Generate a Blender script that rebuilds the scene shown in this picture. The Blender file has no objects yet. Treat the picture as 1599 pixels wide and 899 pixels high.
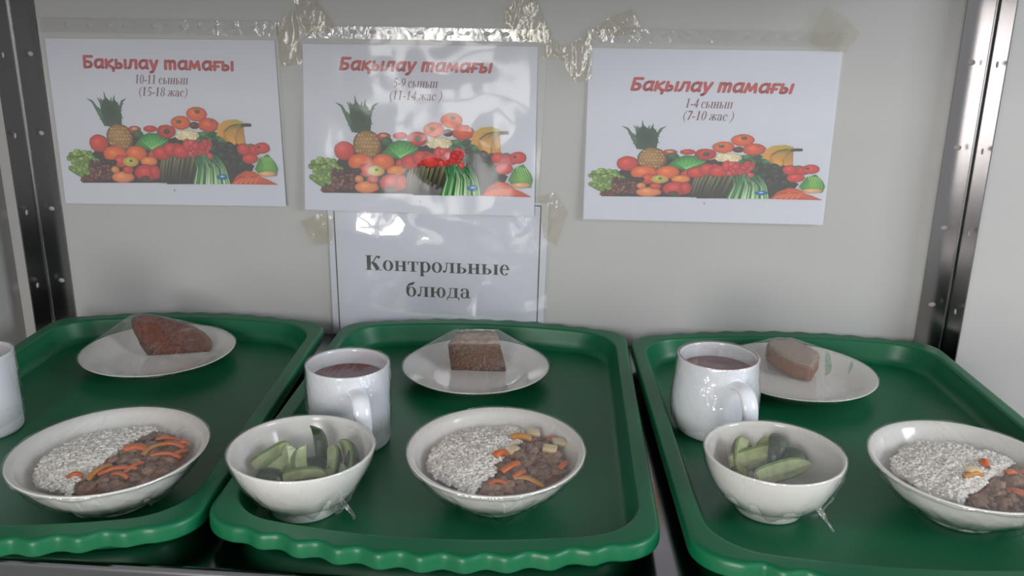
import bpy, bmesh, math, random
from mathutils import Vector, Matrix, noise

SC = bpy.context.scene
COL = SC.collection
PI = math.pi
MM = 0.001

# ------------------------------------------------------------------ camera
FPX, PITCH, YAW, ROLL = 1381.44, 0.297783, 0.0711866, 0.0157882
CAM = (0.0391877, -1.1156227, 0.4177795)
cp, sp, cy, sy = math.cos(PITCH), math.sin(PITCH), math.cos(YAW), math.sin(YAW)
fw = Vector((-sy * cp, cy * cp, -sp))
rt = Vector((cy, sy, 0))
up = rt.cross(fw)
rt2 = rt * math.cos(ROLL) + up * math.sin(ROLL)
up2 = up * math.cos(ROLL) - rt * math.sin(ROLL)
cd = bpy.data.cameras.new('camera')
cd.sensor_width = 36.0
cd.sensor_fit = 'HORIZONTAL'
cd.lens = FPX * 36.0 / 1599.0
cd.clip_start = 0.01
cam = bpy.data.objects.new('camera', cd)
COL.objects.link(cam)
M3 = Matrix((rt2, up2, -fw)).transposed()
cam.matrix_world = Matrix.Translation(CAM) @ M3.to_4x4()
SC.camera = cam

# ------------------------------------------------------------------ light
SC.view_settings.view_transform = 'Standard'
SC.view_settings.look = 'None'
SC.view_settings.gamma = 1.0
SC.view_settings.exposure = 0.72
SC.view_settings.use_curve_mapping = False

wd = bpy.data.worlds.new('room_daylight')
SC.world = wd
wd.use_nodes = True
nt = wd.node_tree
nt.nodes.clear()
wo = nt.nodes.new('ShaderNodeOutputWorld')
wb = nt.nodes.new('ShaderNodeBackground')
tc = nt.nodes.new('ShaderNodeTexCoord')
sx = nt.nodes.new('ShaderNodeSeparateXYZ')
cr = nt.nodes.new('ShaderNodeValToRGB')
mp = nt.nodes.new('ShaderNodeMapRange')
mp.inputs[1].default_value = -1.0
mp.inputs[2].default_value = 1.0
nt.links.new(tc.outputs['Generated'], sx.inputs[0])
nt.links.new(sx.outputs['X'], mp.inputs[0])
nt.links.new(mp.outputs[0], cr.inputs[0])
cr.color_ramp.elements[0].color = (0.09, 0.08, 0.072, 1)
cr.color_ramp.elements[1].color = (0.60, 0.62, 0.65, 1)
nt.links.new(cr.outputs[0], wb.inputs[0])
wb.inputs[1].default_value = 0.74
nt.links.new(wb.outputs[0], wo.inputs[0])


def area(name, loc, target, w, h, power, col):
    l = bpy.data.lights.new(name, 'AREA')
    l.shape = 'RECTANGLE'
    l.size, l.size_y = w, h
    l.energy = power
    l.color = col
    o = bpy.data.objects.new(name, l)
    COL.objects.link(o)
    o.location = loc
    d = Vector(target) - Vector(loc)
    o.rotation_euler = d.to_track_quat('-Z', 'Y').to_euler()
    return o


# window panes behind the camera to the left, a cooler smaller window far to the right
for i in range(2):
    for k in range(2):
        area('window_light', (-1.10 + 0.58 * i, -3.0, 0.12 + 0.72 * k), (-1.10 + 0.58 * i + 0.42, 0.0, 0.12 + 0.45 * k), 0.50, 0.62, 11.5, (1.0, 0.98, 0.96))
area('side_window_light', (2.6, -1.5, 0.9), (0.0, -0.1, 0.1), 0.8, 0.9, 22.0, (0.86, 0.94, 1.0))


# ------------------------------------------------------------------ materials
def lin(c):
    if isinstance(c, str):
        c = [int(c[i:i + 2], 16) / 255 for i in (0, 2, 4)]
    return tuple(((v / 12.92) if v <= 0.04045 else ((v + 0.055) / 1.055) ** 2.4) for v in c)


def bsdf(name, col, rough=0.5, metal=0.0, spec=0.5, var=0.0, scale=40.0, bump=0.0, bscale=None, coat=0.0, sss=0.0):
    m = bpy.data.materials.new(name)
    m.use_nodes = True
    n = m.node_tree
    b = n.nodes['Principled BSDF']
    c = lin(col)
    b.inputs['Base Color'].default_value = (*c, 1)
    b.inputs['Roughness'].default_value = rough
    b.inputs['Metallic'].default_value = metal
    b.inputs['Specular IOR Level'].default_value = spec
    b.inputs['Coat Weight'].default_value = coat
    b.inputs['Coat Roughness'].default_value = 0.08
    if sss:
        b.inputs['Subsurface Weight'].default_value = sss
        b.inputs['Subsurface Radius'].default_value = (0.003, 0.003, 0.003)
    t = n.nodes.new('ShaderNodeTexCoord')
    if var:
        ns = n.nodes.new('ShaderNodeTexNoise')
        ns.inputs['Scale'].default_value = scale
        ns.inputs['Detail'].default_value = 4
        n.links.new(t.outputs['Object'], ns.inputs['Vector'])
        r = n.nodes.new('ShaderNodeValToRGB')
        r.color_ramp.elements[0].position = 0.3
        r.color_ramp.elements[1].position = 0.7
        r.color_ramp.elements[0].color = (*[v * (1 - var) for v in c], 1)
        r.color_ramp.elements[1].color = (*[min(1, v * (1 + var)) for v in c], 1)
        n.links.new(ns.outputs['Fac'], r.inputs[0])
        n.links.new(r.outputs[0], b.inputs['Base Color'])
    if bump:
        nb = n.nodes.new('ShaderNodeTexNoise')
        nb.inputs['Scale'].default_value = bscale or scale
        nb.inputs['Detail'].default_value = 3
        n.links.new(t.outputs['Object'], nb.inputs['Vector'])
        bp = n.nodes.new('ShaderNodeBump')
        bp.inputs['Strength'].default_value = bump
        bp.inputs['Distance'].default_value = 0.002
        n.links.new(nb.outputs['Fac'], bp.inputs['Height'])
        n.links.new(bp.outputs[0], b.inputs['Normal'])
    return m


def film(name, haze=0.05, gloss=1.0, rough=0.06, tint=(1, 1, 1), hazecol=(0.85, 0.85, 0.85), bump=0.5, bscale=30.0, stretch=(1, 1, 1), crease=0.0, cscale=60.0):
    """thin clear plastic: mostly clear, a little milky, glossy where it wrinkles"""
    m = bpy.data.materials.new(name)
    m.use_nodes = True
    n = m.node_tree
    n.nodes.clear()
    out = n.nodes.new('ShaderNodeOutputMaterial')
    tr = n.nodes.new('ShaderNodeBsdfTransparent')
    tr.inputs[0].default_value = (*tint, 1)
    df = n.nodes.new('ShaderNodeBsdfDiffuse')
    df.inputs[0].default_value = (*hazecol, 1)
    gl = n.nodes.new('ShaderNodeBsdfGlossy')
    gl.inputs['Roughness'].default_value = rough
    fr = n.nodes.new('ShaderNodeLayerWeight')
    fr.inputs['Blend'].default_value = 0.5
    pw = n.nodes.new('ShaderNodeMath')
    pw.operation = 'POWER'
    pw.inputs[1].default_value = 4.5
    mu = n.nodes.new('ShaderNodeMath')
    mu.operation = 'MULTIPLY_ADD'
    mu.use_clamp = True
    mu.inputs[1].default_value = 0.75 * gloss
    mu.inputs[2].default_value = 0.075 * gloss
    t = n.nodes.new('ShaderNodeTexCoord')
    mpn = n.nodes.new('ShaderNodeMapping')
    mpn.inputs['Scale'].default_value = stretch
    ns = n.nodes.new('ShaderNodeTexNoise')
    ns.inputs['Scale'].default_value = bscale
    ns.inputs['Detail'].default_value = 3
    ns.inputs['Distortion'].default_value = 0.6
    bp = n.nodes.new('ShaderNodeBump')
    bp.inputs['Strength'].default_value = bump
    bp.inputs['Distance'].default_value = 0.004
    m1 = n.nodes.new('ShaderNodeMixShader')
    m2 = n.nodes.new('ShaderNodeMixShader')
    L = n.links.new
    L(t.outputs['Object'], mpn.inputs[0])
    L(mpn.outputs[0], ns.inputs['Vector'])
    L(ns.outputs['Fac'], bp.inputs['Height'])
    L(bp.outputs[0], gl.inputs['Normal'])
    L(fr.outputs['Facing'], pw.inputs[0])
    L(pw.outputs[0], mu.inputs[0])
    m1.inputs[0].default_value = haze
    if crease:
        # fine folds: cell edges of a warped pattern, raised, their whitish glints painted in as diffuse white
        wn = n.nodes.new('ShaderNodeTexNoise')
        wn.inputs['Scale'].default_value = cscale * .5
        va = n.nodes.new('ShaderNodeMixRGB')
        va.blend_type = 'LINEAR_LIGHT'
        va.inputs[0].default_value = 0.012
        vo = n.nodes.new('ShaderNodeTexVoronoi')
        vo.feature = 'DISTANCE_TO_EDGE'
        vo.inputs['Scale'].default_value = cscale
        mr = n.nodes.new('ShaderNodeMapRange')
        mr.inputs[1].default_value = 0.0
        mr.inputs[2].default_value = 0.07
        mr.inputs[3].default_value = 1.0
        mr.inputs[4].default_value = 0.0
        br_ = n.nodes.new('ShaderNodeTexNoise')
        br_.inputs['Scale'].default_value = cscale * .6
        bm_ = n.nodes.new('ShaderNodeMapRange')
        bm_.inputs[1].default_value = 0.54
        bm_.inputs[2].default_value = 0.72
        mm = n.nodes.new('ShaderNodeMath')
        mm.operation = 'MULTIPLY'
        ma = n.nodes.new('ShaderNodeMath')
        ma.operation = 'MULTIPLY_ADD'
        ma.inputs[1].default_value = crease
        ma.inputs[2].default_value = haze
        hb = n.nodes.new('ShaderNodeMath')
        hb.operation = 'MULTIPLY_ADD'
        hb.inputs[1].default_value = 0.16
        L(mpn.outputs[0], wn.inputs['Vector'])
        L(mpn.outputs[0], va.inputs[1])
        L(wn.outputs['Color'], va.inputs[2])
        L(va.outputs[0], vo.inputs['Vector'])
        L(mpn.outputs[0], br_.inputs['Vector'])
        L(vo.outputs['Distance'], mr.inputs[0])
        L(br_.outputs['Fac'], bm_.inputs[0])
        L(mr.outputs[0], mm.inputs[0])
        L(bm_.outputs[0], mm.inputs[1])
        L(mm.outputs[0], ma.inputs[0])
        L(ma.outputs[0], m1.inputs[0])
        L(mm.outputs[0], hb.inputs[0])
        L(ns.outputs['Fac'], hb.inputs[2])
        L(hb.outputs[0], bp.inputs['Height'])
    L(tr.outputs[0], m1.inputs[1])
    L(df.outputs[0], m1.inputs[2])
    L(mu.outputs[0], m2.inputs[0])
    L(m1.outputs[0], m2.inputs[1])
    L(gl.outputs[0], m2.inputs[2])
    L(m2.outputs[0], out.inputs[0])
    return m


def vcol_mat(name, rough=0.5, spec=0.3):
    m = bpy.data.materials.new(name)
    m.use_nodes = True
    n = m.node_tree
    b = n.nodes['Principled BSDF']
    b.inputs['Roughness'].default_value = rough
    b.inputs['Specular IOR Level'].default_value = spec
    a = n.nodes.new('ShaderNodeAttribute')
    a.attribute_name = 'Col'
    n.links.new(a.outputs['Color'], b.inputs['Base Color'])
    return m


def bread_mat(name, c0, c1, scale, pore=0.0, bump=0.6):
    m = bpy.data.materials.new(name)
    m.use_nodes = True
    n = m.node_tree
    b = n.nodes['Principled BSDF']
    b.inputs['Roughness'].default_value = 0.85
    b.inputs['Specular IOR Level'].default_value = 0.2
    t = n.nodes.new('ShaderNodeTexCoord')
    ns = n.nodes.new('ShaderNodeTexNoise')
    ns.inputs['Scale'].default_value = scale
    ns.inputs['Detail'].default_value = 6
    ns.inputs['Roughness'].default_value = 0.7
    r = n.nodes.new('ShaderNodeValToRGB')
    r.color_ramp.elements[0].position = 0.33
    r.color_ramp.elements[1].position = 0.66
    r.color_ramp.elements[0].color = (*lin(c0), 1)
    r.color_ramp.elements[1].color = (*lin(c1), 1)
    bp = n.nodes.new('ShaderNodeBump')
    bp.inputs['Strength'].default_value = bump
    bp.inputs['Distance'].default_value = 0.002
    L = n.links.new
    L(t.outputs['Object'], ns.inputs['Vector'])
    L(ns.outputs['Fac'], r.inputs[0])
    L(r.outputs[0], b.inputs['Base Color'])
    if pore:
        vo = n.nodes.new('ShaderNodeTexVoronoi')
        vo.inputs['Scale'].default_value = pore
        L(t.outputs['Object'], vo.inputs['Vector'])
        L(vo.outputs['Distance'], bp.inputs['Height'])
        rr_ = n.nodes.new('ShaderNodeMapRange')  # dimple shade put into the colour: cell centres darkened
        rr_.inputs[2].default_value = 0.6
        rr_.inputs[3].default_value = 0.55
        rr_.inputs[4].default_value = 1.1
        mx = n.nodes.new('ShaderNodeMixRGB')
        mx.blend_type = 'MULTIPLY'
        mx.inputs[0].default_value = 1.0
        L(vo.outputs['Distance'], rr_.inputs[0])
        L(r.outputs[0], mx.inputs[1])
        L(rr_.outputs[0], mx.inputs[2])
        L(mx.outputs[0], b.inputs['Base Color'])
    else:
        L(ns.outputs['Fac'], bp.inputs['Height'])
    L(bp.outputs[0], b.inputs['Normal'])
    return m


def steel_mat(name, col, rough):
    m = bsdf(name, col, rough, metal=1.0)
    n = m.node_tree
    b = n.nodes['Principled BSDF']
    t = n.nodes.new('ShaderNodeTexCoord')
    mpn = n.nodes.new('ShaderNodeMapping')
    mpn.inputs['Scale'].default_value = (3, 3, 260)
    ns = n.nodes.new('ShaderNodeTexNoise')
    ns.inputs['Scale'].default_value = 6
    ns.inputs['Detail'].default_value = 5
    r = n.nodes.new('ShaderNodeMapRange')
    r.inputs[3].default_value = rough * 0.75
    r.inputs[4].default_value = rough * 1.3
    n.links.new(t.outputs['Object'], mpn.inputs[0])
    n.links.new(mpn.outputs[0], ns.inputs['Vector'])
    n.links.new(ns.outputs['Fac'], r.inputs[0])
    n.links.new(r.outputs[0], b.inputs['Roughness'])
    return m


M_WALL = bsdf('white_panel_paint', 'B1B0AE', 0.55, spec=0.25, var=0.02, scale=8, bump=0.04, bscale=300)
M_FLOOR = bsdf('grey_tile_floor', 'A8A49C', 0.5, var=0.1, scale=5)
M_STEEL = steel_mat('brushed_post_steel', '969494', 0.17)
M_SHELF = steel_mat('polished_shelf_steel', '8E8E90', 0.14)
M_TRAY = bsdf('green_tray_plastic', '08643E', 0.38, spec=0.45, var=0.03, scale=30, bump=0.03, bscale=500)
M_PORC = bsdf('white_glazed_porcelain', 'EAE7E2', 0.12, spec=0.5, coat=0.25)
M_MUG = bsdf('white_glazed_mug', 'E6E8ED', 0.10, spec=0.5, coat=0.25)
M_REDLINE = bsdf('red_rim_line', 'B4464C', 0.3)
M_LEAF = bsdf('pale_green_leaf_print', 'A9C6B0', 0.25, var=0.25, scale=200)
M_JUICE = bsdf('dark_red_drink', '701A20', 0.12, spec=0.25)
M_PAPER = bsdf('white_office_paper', 'CACCD5', 0.7, spec=0.1, var=0.01, scale=20)
M_RED = bsdf('red_print', 'B23A3C', 0.6)
M_SUB = bsdf('maroon_print', '74424A', 0.6)
M_BLACK = bsdf('black_print', '1C1C1E', 0.6)
M_PRINT = vcol_mat('colour_print', 0.6, 0.2)
M_SLEEVE = film('clear_sleeve_plastic', 0.13, 0.18, 0.09, hazecol=(0.8, 0.8, 0.8), bump=0.12, bscale=14)
M_SLEEVE4 = film('clear_shiny_sleeve_plastic', 0.08, 0.9, 0.07, hazecol=(0.8, 0.8, 0.8), bump=0.15, bscale=22)
M_STRIP = film('milky_sleeve_strip', 0.22, 0.8, 0.15, hazecol=(0.62, 0.61, 0.58), bump=0.4, bscale=70)
M_TAPE = film('yellowed_tape', 0.15, 0.45, 0.12, tint=(0.95, 0.93, 0.87), hazecol=(0.60, 0.57, 0.48), bump=0.3, bscale=60, crease=0.25, cscale=70)
M_FILM = film('cling_film_taut', 0.045, 0.8, 0.05, bump=0.35, bscale=20, stretch=(4.5, 1, 1), crease=0.20, cscale=26)
M_SKIRT = film('cling_film_wrinkled', 0.03, 1.6, 0.05, bump=0.9, bscale=60, stretch=(1, 1, 0.6), crease=0.42, cscale=55)
M_RICE = bsdf('boiled_rice', 'FDF4EC', 0.5, spec=0.2, var=0.03, scale=90, sss=0.5)
M_RICEB = bsdf('rice_bed', 'F0E8DE', 0.6, var=0.10, scale=150)
M_MEAT = bsdf('stewed_meat', '8C6B59', 0.5, spec=0.4, var=0.3, scale=160, bump=0.8, bscale=350)
M_MEAT2 = bsdf('stewed_meat_light', 'A5846E', 0.5, spec=0.4, var=0.3, scale=160, bump=0.8, bscale=350)
M_GRAVY = bsdf('brown_gravy', '9A6646', 0.25, spec=0.5, var=0.35, scale=110, bump=0.7, bscale=200)
M_CARROT = bsdf('cooked_carrot', 'D4682A', 0.3, spec=0.5, var=0.12, scale=120)
M_CARROTY = bsdf('cooked_yellow_carrot', 'CE8A3A', 0.3, spec=0.5, var=0.12, scale=120)
M_POTATO = bsdf('cooked_onion', 'DCC69E', 0.35, spec=0.4, var=0.08, scale=120)
M_CUFLESH = bsdf('cucumber_flesh', 'B0BC88', 0.3, spec=0.5, var=0.2, scale=110)
M_CURIND = bsdf('cucumber_rind', '6E8A50', 0.3, spec=0.5, var=0.2, scale=110)
M_CUSKIN = bsdf('cucumber_skin', '34492F', 0.35, spec=0.5, var=0.35, scale=90)
M_CRUSTD = bread_mat('dark_bottom_crust', '54281A', '703C28', 90, pore=210, bump=1.0)
M_CRUMBD = bread_mat('dark_crumb', '70503C', '8E6C52', 300, bump=1.0)
M_RYE = bread_mat('rye_crumb', '472C1F', '93705A', 330, bump=1.0)
M_RYETOP = bread_mat('rye_crust', '9A7C6A', 'D2BEAE', 120)  # crust colour, paled to include the whitish sheen of the film above
M_LOAF = bread_mat('light_crumb', '9E8E7E', 'AE9E8E', 260, bump=0.5)
M_LOAFC = bread_mat('light_crust', '8A5E48', '9A6C54', 70)


# ------------------------------------------------------------------ helpers
def tag(o, label=None, cat=None, group=None, kind=None):
    if label: o['label'] = label
    if cat: o['category'] = cat
    if group: o['group'] = group
    if kind: o['kind'] = kind
    return o


def thing(name, loc, label, cat, group=None, rz=0.0):
    o = bpy.data.objects.new(name, None)
    COL.objects.link(o)
    o.empty_display_size = 0.02
    o.location = [v * MM for v in loc]
    o.rotation_euler = (0, 0, rz)
    return tag(o, label, cat, group)


def mesh(name, verts, faces, mats, parent=None, smooth=True, midx=None, scale=MM, cols=None):
    me = bpy.data.meshes.new(name)
    me.from_pydata([(v[0] * scale, v[1] * scale, v[2] * scale) for v in verts], [], faces)
    if not isinstance(mats, (list, tuple)): mats = [mats]
    for m in mats: me.materials.append(m)
    if midx:
        me.polygons.foreach_set('material_index', midx)
    me.polygons.foreach_set('use_smooth', [smooth] * len(me.polygons))
    if cols:
        at = me.color_attributes.new('Col', 'FLOAT_COLOR', 'POINT')
        flat = []
        for c in cols: flat += [c[0], c[1], c[2], 1.0]
        at.data.foreach_set('color', flat)
    me.update()
    o = bpy.data.objects.new(name, me)
    COL.objects.link(o)
    if parent: o.parent = parent
    return o


def from_bm(name, bm, mats, parent=None, smooth=True):
    bmesh.ops.recalc_face_normals(bm, faces=bm.faces[:])
    me = bpy.data.meshes.new(name)
    bm.to_mesh(me)
    bm.free()
    if not isinstance(mats, (list, tuple)): mats = [mats]
    for m in mats: me.materials.append(m)
    me.polygons.foreach_set('use_smooth', [smooth] * len(me.polygons))
    o = bpy.data.objects.new(name, me)
    COL.objects.link(o)
    if parent: o.parent = parent
    return o


def box_bm(x0, x1, y0, y1, z0, z1, bev=0.0, seg=2):
    bm = bmesh.new()
    bmesh.ops.create_cube(bm, size=1)
    for v in bm.verts:
        v.co = Vector(((x0 + (v.co.x + .5) * (x1 - x0)) * MM, (y0 + (v.co.y + .5) * (y1 - y0)) * MM, (z0 + (v.co.z + .5) * (z1 - z0)) * MM))
    if bev:
        bmesh.ops.bevel(bm, geom=bm.edges[:] + bm.verts[:], offset=bev * MM, segments=seg, affect='EDGES', profile=0.5)
    return bm


def rings(name, rr, mats, parent, cap0=False, cap1=False, smooth=True, closed=True):
    """skin a list of point rings of equal length"""
    n = len(rr[0])
    vs = [p for r in rr for p in r]
    fs = []
    for k in range(len(rr) - 1):
        for i in range(n if closed else n - 1):
            j = (i + 1) % n
            fs.append((k * n + i, k * n + j, (k + 1) * n + j, (k + 1) * n + i))
    if cap0: fs.append(tuple(range(n))[::-1])
    if cap1: fs.append(tuple((len(rr) - 1) * n + i for i in range(n)))
    return mesh(name, vs, fs, mats, parent, smooth)


def lathe(name, prof, mats, parent, n=72, ys=1.0):
    vs, fs, idx = [], [], []
    for r, z in prof:
        if r < 1e-6:
            idx.append([len(vs)])
            vs.append((0, 0, z))
        else:
            idx.append(list(range(len(vs), len(vs) + n)))
            vs += [(r * math.cos(2 * PI * i / n), r * ys * math.sin(2 * PI * i / n), z) for i in range(n)]
    for a, b in zip(idx, idx[1:]):
        for i in range(n):
            j = (i + 1) % n
            if len(a) == 1 and len(b) == 1: continue
            if len(a) == 1: fs.append((a[0], b[j], b[i]))
            elif len(b) == 1: fs.append((a[i], a[j], b[0]))
            else: fs.append((a[i], a[j], b[j], b[i]))
    return mesh(name, vs, fs, mats, parent)


def smooth_prof(pts, per=4):
    """Catmull-Rom through profile points"""
    out = []
    P = [pts[0]] + list(pts) + [pts[-1]]
    for k in range(1, len(P) - 2):
        p0, p1, p2, p3 = P[k - 1:k + 3]
        for s in range(per):
            t = s / per
            out.append(tuple(0.5 * ((2 * b) + (c - a) * t + (2 * a - 5 * b + 4 * c - d) * t * t + (3 * b - a - 3 * c + d) * t ** 3) for a, b, c, d in zip(p0, p1, p2, p3)))
    out.append(tuple(pts[-1]))
    return out


def tube_pts(path, rad, n=12, flat=(1, 1), updir=Vector((0, 0, 1))):
    rr = []
    for k, p in enumerate(path):
        p = Vector(p)
        a = Vector(path[max(0, k - 1)])
        b = Vector(path[min(len(path) - 1, k + 1)])
        t = (b - a).normalized()
        s = t.cross(updir)
        if s.length < 1e-3: s = t.cross(Vector((1, 0, 0)))
        s.normalize()
        u = s.cross(t)
        r = rad[k] if isinstance(rad, (list, tuple)) else rad
        rr.append([tuple(p + s * math.cos(2 * PI * i / n) * r * flat[0] + u * math.sin(2 * PI * i / n) * r * flat[1]) for i in range(n)])
    return rr


def curve2d(outer, holes, thick):
    """flat plate with holes, as bmesh-ready mesh data lying in local XY (mm)"""
    cu = bpy.data.curves.new('plate', 'CURVE')
    cu.dimensions = '2D'
    cu.fill_mode = 'BOTH'
    cu.extrude = thick / 2
    for loop in [outer] + holes:
        s = cu.splines.new('POLY')
        s.points.add(len(loop) - 1)
        for p, q in zip(s.points, loop): p.co = (q[0], q[1], 0, 1)
        s.use_cyclic_u = True
    o = bpy.data.objects.new('plate', cu)
    COL.objects.link(o)
    me = bpy.data.meshes.new_from_object(o.evaluated_get(bpy.context.evaluated_depsgraph_get()))
    bpy.data.objects.remove(o)
    bpy.data.curves.remove(cu)
    vs = [tuple(v.co) for v in me.vertices]
    fs = [tuple(p.vertices) for p in me.polygons]
    bpy.data.meshes.remove(me)
    return vs, fs


def oval(cx, cy, rx, ry, n=20):
    return [(cx + rx * math.cos(2 * PI * i / n), cy + ry * math.sin(2 * PI * i / n)) for i in range(n)]


# ------------------------------------------------------------------ setting
def panel(name, *a):
    return tag(from_bm(name, box_bm(*a), M_WALL, smooth=False), kind='structure')


panel('wall_back', -730, 2600, 0, 60, -950, 1500)
panel('wall_left', -790, -724, -2350, 60, -950, 1500)
tag(from_bm('floor', box_bm(-3000, 3000, -4000, 1000, -970, -950), M_FLOOR, smooth=False), kind='structure')

# stainless rack: shelf with rolled front edge, two perforated corner posts
rack = thing('steel_rack', (-80, -270, -950), 'stainless steel rack with perforated corner posts and shiny shelf under the trays', 'rack')
OFF = Vector((80, 270, 950))


def rel(vs):
    return [(v[0] + OFF.x, v[1] + OFF.y, v[2] + OFF.z) for v in vs]


prof = [(-1, 0), (-534, 0)] + [(-534 - 6 * math.sin(a), -6 + 6 * math.cos(a)) for a in [PI / 2 * k / 6 for k in range(1, 7)]] + [(-540, -38), (-528, -38), (-528, -36), (-538, -36), (-538, -8), (-534, -2.5), (-1, -2.5)]
rr = []
for x in (-676, 516):
    rr.append(rel([(x, y, z) for y, z in prof]))
sh = rings('shelf', rr, M_SHELF, rack, True, True, smooth=False)


rr = []
for x in (-676, 516):
    rr.append(rel([(x, y, z + 500) for y, z in prof]))
rings('shelf', rr, M_SHELF, rack, True, True, smooth=False)['label'] = 'upper shelf of the rack'


def corner_post(xf, xin, depth, holes_z, side):
    """angle post: face flange against the back panel, side flange towards the room"""
    w = abs(xin - xf)
    hz = holes_z
    v1, f1 = curve2d([(0, -950), (w, -950), (w, 700), (0, 700)], [oval(20, z, 4.6, 3.2) for z in hz], 1.4)
    v2, f2 = curve2d([(0, -950), (depth, -950), (depth, 700), (0, 700)], [oval(23, z - 1, 3.6, 3.8) for z in hz], 1.4)
    vs = [(xf - side * p[0], -3.2 - p[2], p[1]) for p in v1]
    n = len(vs)
    vs += [(xf + side * (0.7 + p[2]), -3.2 - p[0], p[1]) for p in v2]
    fs = f1 + [tuple(i + n for i in f) for f in f2]
    # small rounded fold between the flanges
    base = len(vs)
    arc = [(xf - side * (3 - 3 * math.sin(a)), -3.9 - 3 + 3 * math.cos(a)) for a in [PI / 2 * k / 5 for k in range(6)]]
    for z in (-950, 700): vs += [(x, y, z) for x, y in arc]
    for i in range(5): fs.append((base + i, base + i + 1, base + 7 + i, base + 6 + i))
    o = mesh('corner_post', rel(vs), fs, M_STEEL, rack, smooth=False)
    return o


HZ = [-900 + 100 * k for k in range(16)]
corner_post(518, 483, 45, [z - 26 - 0 for z in HZ], 1)['label'] = 'right corner post with two rows of holes'
corner_post(-679, -646, 40, [z + 63 for z in HZ], -1)['label'] = 'left corner post with two rows of holes'


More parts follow.
